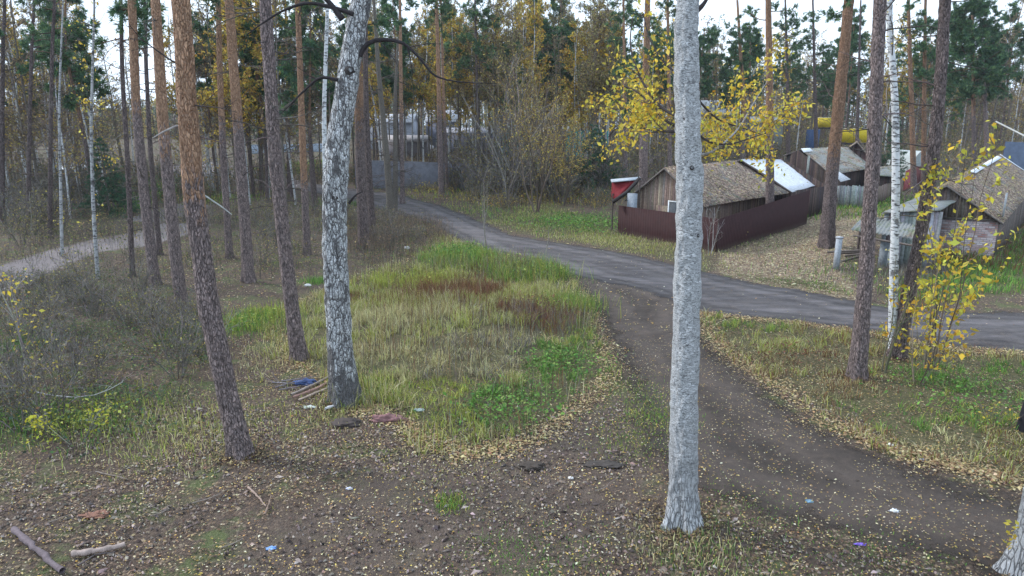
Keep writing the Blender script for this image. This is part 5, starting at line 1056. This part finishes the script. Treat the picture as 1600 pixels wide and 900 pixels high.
# ------------------------------------------------------------------ logs, planks and litter on the ground
def stick(label, pts, r, col, name='branch', cat='branch', r1=.5, lift=.03, twig=0, seed=1, group=None):
    rg = np.random.default_rng(seed); q = np.array([G(*p_) for p_ in pts]); q[:, 2] += r + lift; o = q[0].copy(); k = np.linspace(0, len(q) - 1, (len(q) - 1) * 8 + 1); c = np.stack([np.interp(k, range(len(q)), q[:, i]) for i in range(3)], -1); c[:, :] += rg.normal(0, r * .30, c.shape) * .5
    m = MB(); m.tube(c - o, np.linspace(r, r * r1, len(c)) * rg.uniform(.78, 1.15, len(c)), 8, 0, col, False); m.add(np.array([c[0] - o, c[-1] - o]), [[0, 1, 0]][:0] or np.zeros((0, 3), int))
    pp = []
    for _ in range(twig): i = rg.integers(2, len(c) - 1); grow(rg, c[i] - o, nrm(np.array([rg.normal(), rg.normal(), .3])), rg.uniform(.2, .6), r * .35, 0, [], pp, 0, .15, .1)
    twigs_to(m, pp, 0, rg, [col], .003); return tag(link(name, m.mesh(name, M_TWIG, True), None, tuple(o)), label, cat, group)
stick('dark mossy fallen branch lying in the lower corner of the clearing', [(22, 834), (55, 862), (98, 900)], .055, (.15, .12, .13), 'fallen_branch', r1=.8)
stick('short pale broken log on the mulch', [(112, 874), (150, 868), (196, 858)], .055, (.34, .27, .24), 'log', 'log', .7)
stick('thin dark stick just under the short pale log', [(122, 888), (150, 870), (180, 866)], .015, (.12, .10, .10), 'fallen_branch')
stick('brown stick lying crosswise on the mulch below the leaning pine', [(388, 765), (402, 778), (416, 795)], .022, (.30, .22, .18), 'fallen_branch'); stick('short upright snapped stick by the crossing brown stick', [(414, 808), (419, 795), (424, 778)], .018, (.25, .18, .14), 'fallen_branch')
stick('longest plank of the heap touching the cracked birch', [(455, 621), (490, 605), (516, 591)], .035, (.30, .25, .22), 'plank', 'plank', 1); stick('reddish plank second in the heap at the cracked birch', [(458, 626), (495, 612), (517, 599)], .032, (.32, .20, .17), 'plank', 'plank', 1, .05); stick('lowest pale plank of the heap at the cracked birch', [(466, 629), (498, 615), (519, 607)], .03, (.42, .33, .27), 'plank', 'plank', 1, .02)
for k, (a, c) in enumerate((((425, 600), (478, 603)), ((430, 608), (470, 596)), ((436, 612), (468, 606)), ((440, 598), (500, 590)))): stick('thin grey stick in the heap near the blue bag', [a, ((a[0] + c[0]) / 2, (a[1] + c[1]) / 2), c], .018, (.22, .2, .22), 'fallen_branch', twig=3, seed=k, group='sticks near the blue bag')
stick('white sawn slat lying in front of the cracked birch', [(508, 643), (532, 634)], .035, (.62, .62, .64), 'plank', 'plank', 1)
stick('pale grey stick lying on the brown mulch under the thicket', [(20, 633), (45, 631), (80, 640), (120, 644), (150, 640)], .02, (.45, .44, .46), 'fallen_branch', lift=.35, twig=5)
stick('pale branch caught in the thicket by the pale stick', [(150, 644), (175, 634), (195, 622)], .015, (.34, .34, .32), 'fallen_branch', lift=.4, twig=4)
for k, (a, c) in enumerate((((235, 810), (262, 800)), ((300, 790), (345, 775)), ((75, 820), (112, 806)), ((345, 860), (380, 845)), ((60, 700), (80, 690)), ((150, 740), (200, 752)), ((930, 770), (950, 762)), ((1040, 802), (1000, 812)))): stick('small broken twig scattered on the brown mulch of the clearing', [a, ((a[0] + c[0]) / 2 + 3, (a[1] + c[1]) / 2), c], .012, (.24, .20, .17), 'twig', 'twig', twig=2, seed=k + 30, group='broken twigs on the mulch')
def lump(name, label, cat, px, py, size, col, amp=.25, seed=1, flat=.5, cells=3.0):
    rg = np.random.default_rng(seed); b = G(px, py); n = 18; th, ph = np.meshgrid(np.linspace(0, math.pi, n), np.arange(28) * 2 * math.pi / 28, indexing='ij'); d = np.stack([np.sin(th) * np.cos(ph), np.sin(th) * np.sin(ph), np.cos(th)], -1)
    r = 1 + amp * 2 * (vnoise(d[..., 0] * cells, d[..., 1] * cells, d[..., 2] * cells, seed) - .5) + amp * (vnoise(d[..., 0] * cells * 3, d[..., 1] * cells * 3, d[..., 2] * cells * 3, seed + 1) - .5)
    v = (d * r[..., None] * np.array(size) / 2 + [0, 0, size[2] * .3]).reshape(-1, 3); i = np.arange(n - 1)[:, None] * 28; j = np.arange(28)[None]; f = np.stack([i + j, i + 28 + j, i + 28 + (j + 1) % 28, i + (j + 1) % 28], -1).reshape(-1, 4)
    m = MB(); sh = rg.uniform(.8, 1.2, (len(v), 1)); m.add(v, f, 0, np.array(col) * sh); return tag(link(name, m.mesh(name, M_VCOL, True), None, tuple(b)), label, cat)
lump('plastic_bag', 'crumpled blue plastic bag on the plank heap', 'bag', 478, 601, (.5, .24, .18), (.05, .08, .19), .5, 3)
lump('bark_slab', 'curled reddish bark slab beside the cracked birch foot', 'bark', 608, 659, (.75, .26, .2), (.24, .13, .13), .5, 5)
lump('earth_clod', 'dark upturned earth clod in front of the cracked birch', 'clod', 542, 664, (.6, .4, .14), (.07, .055, .05), .5, 6); lump('earth_clod', 'black earth clod on the open ground of the clearing', 'clod', 830, 730, (.5, .3, .10), (.06, .048, .04), .5, 7)
lump('earth_clod', 'low black sooty patch of earth near the white stone', 'clod', 940, 727, (.7, .28, .06), (.062, .052, .046), .5, 8); lump('rusty_metal', 'rusty orange scrap lying on the mulch', 'scrap', 150, 806, (.38, .22, .05), (.20, .10, .07), .6, 9)
lump('stone', 'white stone on the dark earth of the clearing', 'stone', 892, 748, (.10, .08, .05), (.78, .76, .74), .3, 10); lump('litter', 'crumpled blue and white wrapper on the mulch', 'wrapper', 424, 858, (.15, .08, .05), (.22, .38, .72), .6, 11)
lump('litter', 'white blue paper scrap beside a tuft of grass', 'paper', 546, 764, (.10, .07, .04), (.65, .68, .85), .6, 12); lump('litter', 'purple wrapper lying on the leafy ground by the track', 'wrapper', 1344, 851, (.17, .06, .03), (.22, .14, .62), .5, 13)
lump('litter', 'grey blue rag trodden into the leafy ground by the track', 'rag', 1264, 783, (.12, .10, .02), (.16, .28, .38), .5, 14); lump('litter', 'white paper rag on the leafy track', 'paper', 1397, 799, (.14, .09, .04), (.68, .70, .74), .6, 15)
lump('litter', 'crumpled light blue bag beside the leafy grass island', 'bag', 1441, 720, (.14, .09, .05), (.45, .55, .68), .6, 16); lump('litter', 'white scrap at the tip of the grass island', 'paper', 1390, 697, (.12, .09, .06), (.72, .72, .68), .6, 17)
lump('litter', 'white plastic scrap with green on the ground by the birch foot', 'plastic', 484, 637, (.30, .12, .05), (.55, .60, .55), .6, 18); lump('litter', 'greenish white bottle half buried near the bark slab', 'bottle', 655, 642, (.26, .09, .07), (.5, .58, .55), .3, 19)
lump('litter', 'white round scrap in the brush near the road', 'plastic', 636, 389, (.28, .2, .18), (.72, .72, .74), .4, 20); lump('litter', 'white stump end in the grass by the grey purple pine', 'stone', 481, 447, (.3, .16, .12), (.66, .66, .64), .3, 21)
q = G(1588, 238); pole = MB(); pole.tube([P(1556, 190, 60) - q, P(1620, 222, 56) - q], .07, 7, 0, (.42, .42, .40)); tag(link('leaning_pole', pole.mesh('leaning_pole', M_TWIG), None, tuple(q)), 'pale fallen stem leaning above the blue fence', 'pole')
limbo = [(312, 300), (330, 312), (345, 322), (362, 335)]; stick_q = [P(x, y, 13.6) for x, y in limbo]; b = G(350, 560); m = MB(); m.tube([P(355, 470, 13.6) - b] * 0 or [q - b for q in stick_q], [.02, .018, .014, .008], 5, 0, (.42, .44, .42)); 
lp = bpy.data.objects['pine_tree']; m.V = [v + b - np.array(lp.location) for v in m.V]; link('broken_limb', m.mesh('broken_limb', M_TWIG), lp)
m = MB(); m.tube([q - np.array(lp.location) for q in (P(300, 196, 12.6), P(275, 197, 12.5), P(255, 206, 12.4), P(238, 216, 12.3))], [.03, .025, .018, .008], 6, 0, (.30, .28, .27)); link('broken_limb', m.mesh('broken_limb', M_TWIG), lp)

# ------------------------------------------------------------------ grass, undergrowth, leaves
def blades(mb, x, y, h, wd, col, rg, lean=.35, z=None):
    n_ = len(x)
    if not n_: return
    z = terr(x, y) - .02 if z is None else z; a = rg.uniform(0, 6.28, n_); l = np.abs(rg.normal(0, lean, n_)) * h; dx, dy = np.cos(a) * l, np.sin(a) * l
    b = rg.uniform(0, 6.28, n_); wx, wy = np.cos(b) * wd / 2, np.sin(b) * wd / 2; zero = np.zeros(n_)
    v = np.stack([np.stack([x - wx, y - wy, z], -1), np.stack([x + wx, y + wy, z], -1), np.stack([x + wx * .8 + dx * .35, y + wy * .8 + dy * .35, z + h * .6], -1), np.stack([x - wx * .8 + dx * .35, y - wy * .8 + dy * .35, z + h * .6], -1), np.stack([x + dx, y + dy, z + h * rg.uniform(.8, 1.05, n_)], -1)], 1)
    i = np.arange(n_)[:, None] * 5; base = mb.n; mb.add(v.reshape(-1, 3), i + np.array([[0, 1, 2, 3]]), 0, np.repeat(col, 5, 0)); mb.F.append((i + base + np.array([[3, 2, 4]]), 0))
def sample(poly, per_m2, rg, fade=.5, thr=None, sc=1.2, seed=0):
    lo, hi = poly.min(0), poly.max(0); n_ = int(per_m2 * np.prod(hi - lo)); x = rg.uniform(lo[0], hi[0], n_); y = rg.uniform(lo[1], hi[1], n_)
    d = sd(x, y, poly) + 1.6 * (vnoise(x / 1.1, y / 1.1, 0, 55) - .5); k = d > rg.uniform(-.5, fade, n_) 
    k &= (sd(x, y, ROAD) < .05)
    if thr is not None: k &= (.6 * vnoise(x / sc, y / sc, 0, seed) + .4 * vnoise(x * 3 / sc, y * 3 / sc, 0, seed + 1)) > thr + rg.normal(0, .06, n_)
    return x[k], y[k]
GR = [(.11, .25, .045), (.17, .33, .065), (.075, .17, .045), (.21, .29, .08)]; YG = [(.34, .38, .07), (.42, .44, .11), (.26, .32, .07)]; ST = [(.52, .48, .24), (.42, .38, .18), (.58, .54, .32), (.32, .30, .14)]; RU = [(.17, .075, .045), (.22, .10, .06), (.13, .07, .05), (.26, .15, .07)]
GYB = [(.16, .14, .12), (.22, .20, .18), (.12, .10, .09), (.26, .24, .22)]
def zone_cols(x, y, spots, base, rg):
    """spots: (centre, radius m, colours, weight); each blade takes the colours of the spot that wins at its place"""
    n_ = len(x); best = np.full(n_, .28) + .22 * vnoise(x / .9, y / .9, 0, 31); col = palette(rg, n_, base); hs = np.ones(n_)
    for k, (px, py, rx, ry, cols, hm) in enumerate(spots):
        c = G(px, py); g_ = np.exp(-(((x - c[0]) / rx) ** 2 + ((y - c[1]) / ry) ** 2)) * (.6 + .8 * vnoise(x / .7, y / .7, 0, 40 + k)); m = g_ > best; best = np.where(m, g_, best); pc = palette(rg, n_, cols); col = np.where(m[:, None], pc, col); hs = np.where(m, hm, hs)
    return col, hs
def tuft(x, y, rg, k=9, r=.055):
    n_ = len(x) // k; i = rg.permutation(len(x))[:n_]; return np.repeat(x[i], k) + rg.normal(0, r, n_ * k), np.repeat(y[i], k) + rg.normal(0, r, n_ * k)
mb = MB(); rg = np.random.default_rng(11)
SP = [(800, 640, 1.5, 1.6, GR, .5), (880, 585, 1.3, 2.6, GR, .6), (915, 520, .9, 2.6, GR + YG, .7), (700, 610, 1.2, .9, YG, .5), (700, 660, 1.2, 1, YG, .6), (620, 500, 2.2, 1.6, ST, 1.1), (690, 460, 1.9, 1.0, RU, 1.2), (740, 455, 1.3, .9, RU, 1.2), (820, 490, 1.3, 1.4, RU, 1.), (560, 470, 1, 1, RU, .9), (700, 500, 1.8, 1, YG + ST, 1.1),
      (620, 440, 3, 1.6, YG, 1.1), (720, 410, 2.6, 2.2, GR + YG, 1.2), (820, 430, 2, 2.4, YG + GR, 1.4), (740, 560, 2.2, 1.8, ST + GYB, .7), (650, 570, 1.6, 1.2, ST, .6), (850, 500, .9, 2, YG + RU, 1.1), (560, 560, 1.2, 1.4, ST, .7), (790, 545, 1, 1, GYB + ST, .9)]
x, y = sample(MOUND, 560, rg, 1.6, .43, .7, 5); x, y = tuft(x, y, rg); col, hs = zone_cols(x, y, SP, YG + ST, rg); h = rg.uniform(.10, .46, len(x)) * hs * (.3 + 1.2 * vnoise(x / .5, y / .5, 0, 8)); blades(mb, x, y, h, .009 + .011 * rg.random(len(x)), col, rg, .75)
SP = [(1150, 510, 1.6, 1.2, GR + YG, .9), (1210, 540, 1.5, 1.3, YG + ST, 1.1), (1390, 650, .9, 1.3, GR, .8), (1340, 610, 1.5, 1.2, ST + RU, .7), (1260, 560, 1.5, 1, RU + ST, .7), (1500, 640, 2, 1.5, GR + YG, .8), (1540, 590, 2.5, 1.5, GR, .6), (1460, 690, 1, .8, ST, .6)]
x, y = sample(TRI, 420, rg, 1.2, .47, .7, 15); k = x < 16; x, y = tuft(x[k], y[k], rg); col, hs = zone_cols(x, y, SP, YG + ST + RU, rg); h = rg.uniform(.06, .32, len(x)) * hs * (.4 + 1.1 * vnoise(x / .6, y / .6, 0, 9)); blades(mb, x, y, h, .009 + .010 * rg.random(len(x)), col, rg, .75)
for poly, dn, sp, base, hh, wd, thr, lim in ((VERGE, 130, [(890, 345, 3, 3, GR + ST, 1.), (1000, 375, 4, 2, YG + ST, .9), (1080, 405, 3, 1.5, YG, .8)], ST + YG + BRN, (.06, .22), .022, .44, 99), (VERGE2, 150, [(1220, 435, 4, 2, GR, .8)], GR + ST, (.05, .16), .022, .4, 99), (LAWN, 110, [(1520, 440, 4, 3, GR, 1), (1480, 400, 3, 3, GR + RU, 1.3), (1420, 430, 3, 3, GYB, 1.3)], GR + RU, (.12, .42), .028, .34, 36),
                                            (FIELD, 30, [], GR, (.15, .3), .09, .2, 99), (FIELD2, 14, [], GR + YG, (.2, .4), .12, .2, 99)):
    x, y = sample(poly, dn, rg, .8, thr, 1.6, int(dn)); k = x < lim; x, y = x[k], y[k]; col, hs = zone_cols(x, y, sp, base, rg); blades(mb, x, y, rg.uniform(*hh, len(x)) * hs, wd * rg.uniform(.6, 1.2, len(x)), col, rg, .4)
def spot(px, py, r, n_, cols, h0, h1, wd=.014, lean=.45, ry=None):
    c = G(px, py); x = c[0] + rg.normal(0, r, n_); y = c[1] + rg.normal(0, ry or r, n_); k = (sd(x, y, ROAD) < -.1); x, y = x[k], y[k]; blades(mb, x, y, rg.uniform(h0, h1, len(x)), wd * rg.uniform(.7, 1.3, len(x)), palette(rg, len(x), cols), rg, lean)
for a in ((702, 787, .16, 420, GR + YG, .05, .14), (1035, 850, .45, 420, ST + BRN, .05, .18), (1110, 865, .45, 900, ST + GR + BRN, .05, .20), (1020, 650, .5, 1300, YG + GR, .04, .12), (985, 690, .5, 900, YG + GR, .03, .1), (1000, 610, .6, 900, YG + GR, .03, .1), (780, 860, .4, 600, GR, .03, .08), (860, 880, .6, 900, GR, .03, .1), (1240, 880, .7, 900, GR, .02, .08), (1400, 870, .5, 600, GR, .02, .08), (1160, 790, .5, 600, GR, .02, .08),
          (390, 508, .8, 1500, YG + GR, .15, .5), (430, 490, .6, 900, YG, .1, .4), (300, 520, .5, 700, GR, .1, .35), (150, 650, .8, 900, YG + GR, .1, .35), (250, 665, 1.0, 1300, YG + ST, .06, .28), (310, 690, .7, 700, YG + ST, .05, .2), (20, 545, .5, 600, GR, .1, .4), (30, 660, .7, 900, GR, .1, .35), (540, 600, .3, 300, YG, .1, .3), (590, 615, .6, 1000, YG + GR, .08, .25),
          (620, 470, 1, 900, YG, .2, .5), (495, 441, .35, 500, GR, .1, .35), (545, 320, 1.4, 900, GR, .1, .5, .03), (340, 310, 2, 900, GR + YG, .1, .5, .04), (1030, 430, 2, 600, ST, .04, .12, .02), (1330, 318, 5, 2200, GR, .2, .6, .05), (1370, 330, 3, 1200, GR + YG, .2, .5, .04), (1340, 425, 2, 1500, GR + GYB, .1, .35, .022), (900, 350, 3, 1000, GR + YG, .1, .4, .03), (850, 428, 1.1, 1500, YG + GR, .4, 1.0, .014), (730, 402, 1.3, 1500, YG + GR, .3, .85, .014), (810, 425, 1.1, 700, RU + GYB, .5, 1.1, .012), (700, 465, 1.5, 1600, RU, .4, .9, .012), (845, 500, .8, 1200, RU + GYB, .3, .7, .012), (895, 480, .6, 900, YG + GR, .3, .7, .014), (640, 480, 1.3, 900, ST, .3, .7, .012), (700, 296, 4, 900, YG, .2, .5, .05), (845, 300, 4, 1500, DULL + GR, .2, .9, .04), (760, 330, 3, 1100, GR + YG, .1, .4, .03),
          (1190, 372, 2, 900, ST + GR, .08, .25, .02, .4, 3), (960, 372, 1.5, 900, ST + YG, .08, .3, .02), (1060, 388, 2, 900, ST + YG, .08, .3, .02), (440, 560, .8, 500, ST, .08, .3), (500, 650, .6, 500, ST + YG, .05, .2), (700, 700, .9, 1300, YG + ST, .03, .12), (420, 620, 1., 500, ST + YG, .04, .12)): spot(*a)
tag(link('grass', mb.mesh('grass', M_GRASS)), 'autumn grass, green to straw and rust, on the mound, verges and clearing edge', 'grass', kind='stuff')

# broad leaved weeds and brushwood
mb = MB(); lf = MB(); rg = np.random.default_rng(12)
UND = wp([(-80, 420), (60, 430), (160, 400), (260, 450), (330, 470), (340, 560), (290, 640), (220, 700), (60, 700), (-90, 690)])
def brush(poly, dn, h0, h1, wd, cols, thr, sc, seed, leaf=None, lean=.35):
    x, y = sample(poly, dn, rg, .8, thr, sc, seed); h = rg.uniform(h0, h1, len(x)) * (.6 + .8 * vnoise(x / 1.7, y / 1.7, 0, seed)); blades(mb, x, y, h, wd * rg.uniform(.6, 1.3, len(x)), palette(rg, len(x), cols), rg, lean)
    # side twigs
    k = rg.random(len(x)) < .8; xx, yy = x[k], y[k]; blades(mb, xx + rg.normal(0, .08, len(xx)), yy + rg.normal(0, .08, len(xx)), h[k] * .5, np.full(len(xx), wd * .6), palette(rg, len(xx), cols), rg, 1.1, terr(xx, yy) + h[k] * rg.uniform(.2, .6, len(xx)))
    if leaf: n_ = int(len(x) * leaf[0]); j = rg.integers(0, len(x), n_); c = np.stack([x[j] + rg.normal(0, .12, n_), y[j] + rg.normal(0, .12, n_), terr(x[j], y[j]) + h[j] * rg.uniform(.2, 1, n_)], -1); leaf_cards(lf, c, leaf[1], palette(rg, n_, leaf[2]), rg)
brush(UND, 60, .15, .8, .008, [(.12, .11, .10), (.17, .16, .15), (.08, .075, .07), (.24, .23, .22)], .47, 1.3, 50, (2.6, .055, [(.10, .15, .05), (.2, .19, .06), (.06, .10, .045), (.14, .10, .06)]), .8)
BACK = wp([(-80, 330), (180, 330), (340, 330), (480, 320), (640, 330), (690, 365), (600, 400), (540, 430), (460, 440), (380, 440), (330, 470), (250, 440), (160, 400), (-80, 425)])
brush(BACK, 20, .3, 1.2, .015, [(.12, .105, .09), (.17, .15, .13), (.09, .08, .07)], .50, 2.2, 60, (2.6, .08, [(.10, .13, .05), (.25, .20, .10), (.2, .22, .07), (.3, .24, .12)]))
FARB = wp([(-80, 262), (250, 262), (560, 268), (600, 288), (480, 300), (300, 325), (-80, 330)]); brush(FARB, 6, .6, 2.8, .035, [(.12, .105, .09), (.17, .15, .13), (.09, .08, .07)], .42, 4, 70, (4, .17, [(.14, .12, .07), (.28, .2, .1), (.1, .13, .06)]))
OVER = wp([(630, 296), (800, 290), (960, 300), (960, 330), (860, 318), (780, 330), (700, 312)]); brush(OVER, 16, .3, 1.3, .024, BRN + GYB, .40, 2.4, 80, (3.2, .11, DULL + [(.24, .16, .10), (.14, .15, .06)]))
MID = wp([(560, 240), (960, 236), (960, 262), (800, 262), (560, 262)]); brush(MID, 3, .3, 1.4, .06, BRN, .30, 5, 90, (4, .20, [(.25, .19, .12), (.3, .24, .12), (.2, .16, .1)]))
RFAR = wp([(960, 232), (1640, 215), (1640, 262), (1560, 262), (1470, 290), (1400, 262), (1220, 256), (1160, 262), (1080, 272), (960, 290)]); brush(RFAR, 2.2, 1, 3.4, .06, BRN + GYB, .3, 5, 95, (6, .22, [(.25, .19, .10), (.12, .15, .06), (.34, .27, .10), (.2, .16, .1)]))
BRD = wp([(545, 345), (700, 345), (705, 375), (640, 410), (560, 420), (545, 400)]); brush(BRD, 60, .3, 1.2, .014, BRN, .40, 1.4, 97, (.6, .07, [(.24, .15, .10), (.3, .2, .12)]))
x, y = sample(MOUND, 40, rg, .4, .52, 1.3, 71); blades(mb, x, y, rg.uniform(.4, .95, len(x)), .012, palette(rg, len(x), RU + ST + GYB), rg, .25)
for a in ((720, 398, 1.4, 900, GR), (840, 425, 1.6, 1300, YG + GR), (905, 350, 3.4, 2600, GR), (660, 435, 2, 900, YG), (390, 505, .9, 500, YG + GR), (880, 570, 1, 900, GR), (800, 640, 1.1, 900, GR), (120, 660, .9, 500, YG), (850, 480, 1.2, 900, RU + YG), (30, 650, .8, 400, GR), (1520, 630, 1.6, 700, GR), (1340, 315, 4, 900, GR + YG), (1240, 560, 1.2, 300, RU)):
    c = G(a[0], a[1]); n_ = a[3]; xx = c[0] + rg.normal(0, a[2] * .6, n_); yy = c[1] + rg.normal(0, a[2] * .6, n_); k = sd(xx, yy, ROAD) < -.2; xx, yy = xx[k], yy[k]; n_ = len(xx); leaf_cards(lf, np.stack([xx, yy, terr(xx, yy) + rg.uniform(.04, .45, n_) * min(1, a[2] / 1.4)], -1), .075 if c[1] < 30 else .13, palette(rg, n_, a[4]), rg, flat=.3)
for a in ((60, 560, 2.2, 1500), (150, 520, 2.5, 1800), (240, 560, 2., 1500), (30, 470, 2.5, 1200), (200, 640, 1.6, 1200), (90, 640, 1.5, 1000), (290, 450, 2.5, 1000), (400, 400, 3, 1200), (480, 360, 3, 1200), (330, 380, 3, 1000), (610, 395, 2, 900)):
    c = G(a[0], a[1]); n_ = a[3]; xx = c[0] + rg.normal(0, a[2] * .7, n_); yy = c[1] + rg.normal(0, a[2] * .8, n_); k = vnoise(xx / .8, yy / .8, 0, 66) > .45; xx, yy = xx[k], yy[k]; leaf_cards(lf, np.stack([xx, yy, terr(xx, yy) + rg.uniform(.03, .4, len(xx))], -1), .07, palette(rg, len(xx), [(.07, .13, .05), (.11, .17, .06), (.20, .22, .06), (.06, .10, .06)]), rg, flat=.3)
mb.merge(lf, 1); tag(link('undergrowth', mb.mesh('undergrowth', [M_TWIG, M_LEAF])), 'bare brushwood and leafy weeds between the trees', 'undergrowth', kind='stuff')

mb = MB(); rg = np.random.default_rng(13)
def litter(x0, x1, y0, y1, n_, size, cols, wts=None, thr=.0, flat=1.2, dens=None):
    x = rg.uniform(x0, x1, n_); y = rg.uniform(y0, y1, n_); k = np.abs(x) < y * .85 + 2
    if dens is not None: k &= rg.random(n_) < dens(x, y)
    k &= (vnoise(x / .9, y / .9, 0, 91) * .5 + vnoise(x * 2.6, y * 2.6, 0, 92) * .5) > thr + rng.uniform(-.1, .22, n_)
    x, y = x[k], y[k]; leaf_cards(mb, np.stack([x, y, terr(x, y) + .018 + rg.random(len(x)) * .02], -1), size, palette(rg, len(x), cols, wts, .25), rg, 0, flat)
PL = [(.60, .48, .22), (.62, .54, .34), (.60, .45, .11), (.42, .32, .17), (.70, .63, .46), (.50, .30, .12)]; BR = [(.20, .13, .085), (.28, .19, .12), (.14, .09, .065), (.36, .27, .17), (.09, .062, .05)]
onroad = lambda x, y: np.where(sd(x, y, ROAD) > 0, .10, np.where(sd(x, y, TRACK) > .3, .75, 1.)) * np.where(sd(x, y, UND) > -.5, .3, 1.) * np.where(sd(x, y, MOUND) > .3, .3, 1.)
litter(-14, 14, 7.5, 20, 52000, .034, PL, None, .28, 1.3, onroad); litter(-16, 14, 7.5, 22, 80000, .046, BR, None, .22, .8, lambda x, y: np.where(sd(x, y, TRACK) > 0, .10, np.where(sd(x, y, DIRT) > 0, .35, 1.)) * onroad(x, y))
litter(-20, 26, 20, 38, 26000, .065, PL + BR, None, .32, 1.2, onroad); litter(-16, 40, 36, 62, 20000, .11, BR + [(.5, .42, .22), (.45, .33, .17)], None, .35, 1.2, onroad)
for px, py, r, n_ in ((1066, 818, .34, 900), (540, 628, .34, 900), (377, 710, .28, 800), (468, 562, .28, 500), (1339, 592, .3, 700), (1400, 558, .3, 500), (285, 489, .25, 300), (243, 446, .25, 300), (1628, 905, .5, 500)):
    c = G(px, py); a_ = rg.uniform(0, 6.28, n_); q = r * .75 + np.abs(rg.normal(0, r * .9, n_)); x = c[0] + np.cos(a_) * q; y = c[1] + np.sin(a_) * q
    leaf_cards(mb, np.stack([x, y, terr(x, y) + .02 + rg.random(n_) * .07 * np.exp(-(q - r * .75) / r)], -1), .05, palette(rg, n_, [(.12, .08, .055), (.20, .13, .08), (.30, .21, .12), (.46, .36, .18), (.09, .065, .05)]), rg, 0, .7)  # dark brown leaf rings at the trunk feet, also standing in for contact shade
x, y = sample(YARD, 60, rg, .6); leaf_cards(mb, np.stack([x, y, terr(x, y) + .02 + rg.random(len(x)) * .02], -1), .10, palette(rg, len(x), [(.34, .26, .16), (.46, .40, .26), (.22, .16, .11), (.54, .48, .32)]), rg, 0, 1.1)
for edge in (TRI, MOUND):   # leaves gathered along the track edge
    n_ = 9000; i = rg.integers(0, len(edge), n_); t_ = rg.random((n_, 1)); p_ = edge[i] * (1 - t_) + edge[(i + 1) % len(edge)] * t_ + rg.normal(0, .22, (n_, 2)); k = (p_[:, 0] < 15) & (sd(p_[:, 0], p_[:, 1], ROAD) < .1); p_ = p_[k]
    leaf_cards(mb, np.stack([p_[:, 0], p_[:, 1], terr(p_[:, 0], p_[:, 1]) + .02 + rg.random(len(p_)) * .03], -1), .06, palette(rg, len(p_), [(.46, .32, .17), (.54, .44, .22), (.36, .22, .13), (.6, .5, .3)]), rg, 0, .9)
tag(link('fallen_leaves', mb.mesh('fallen_leaves', M_LEAF)), 'fallen birch leaves, pale yellow and brown, strewn over ground and track', 'leaves', kind='stuff')
# crumbs of earth and bark chips
mb = MB(); n_ = 15000; x = rg.uniform(-12, 8, n_); y = rg.uniform(7.5, 15, n_); k = (np.abs(x) < y * .85 + 1) & (vnoise(x, y, 0, 93) > .35) & (sd(x, y, TRACK) < -.2); x, y = x[k], y[k]; s = rg.uniform(.012, .05, len(x)) * np.where(rg.random(len(x)) < .08, 2, 1)
a_ = rg.uniform(0, 6.28, len(x)); mb.add(np.stack([np.stack([x + np.cos(a_ + q) * s * (1 if i % 2 else .35), y + np.sin(a_ + q) * s * (1 if i % 2 else .35), terr(x, y) + (.012 if i < 4 else .05)], -1) for i, q in enumerate((0, 1.57, 3.14, 4.71, .8))], 1).reshape(-1, 3), (np.arange(len(x))[:, None, None] * 5 + np.array([[0, 1, 4], [1, 2, 4], [2, 3, 4], [3, 0, 4]])[None]).reshape(-1, 3), 0, np.repeat(palette(rg, len(x), [(.12, .095, .085), (.07, .055, .05), (.19, .15, .13), (.30, .25, .22)], None, .3), 5, 0))
tag(link('bark_mulch', mb.mesh('bark_mulch', M_TWIG)), 'wood chips and crumbs of earth in the clearing', 'mulch', kind='stuff')

# ------------------------------------------------------------------ air
bm = MB(); bm.box((0, 130, 14), (900, 560, 34)); hz = link('haze', bm.mesh('haze', [])); tag(hz, 'thin damp autumn air over the wood', 'haze', kind='stuff')
hm = bpy.data.materials.new('damp_air'); hm.use_nodes = True; hm.node_tree.nodes.clear()
ho = hm.node_tree.nodes.new('ShaderNodeOutputMaterial'); hv = hm.node_tree.nodes.new('ShaderNodeVolumePrincipled'); hv.inputs['Color'].default_value = (.80, .86, 1, 1); hv.inputs['Density'].default_value = .00025; hv.inputs['Anisotropy'].default_value = .2
hm.node_tree.links.new(hv.outputs[0], ho.inputs['Volume']); hz.data.materials.append(hm); S.cycles.volume_bounces = 1
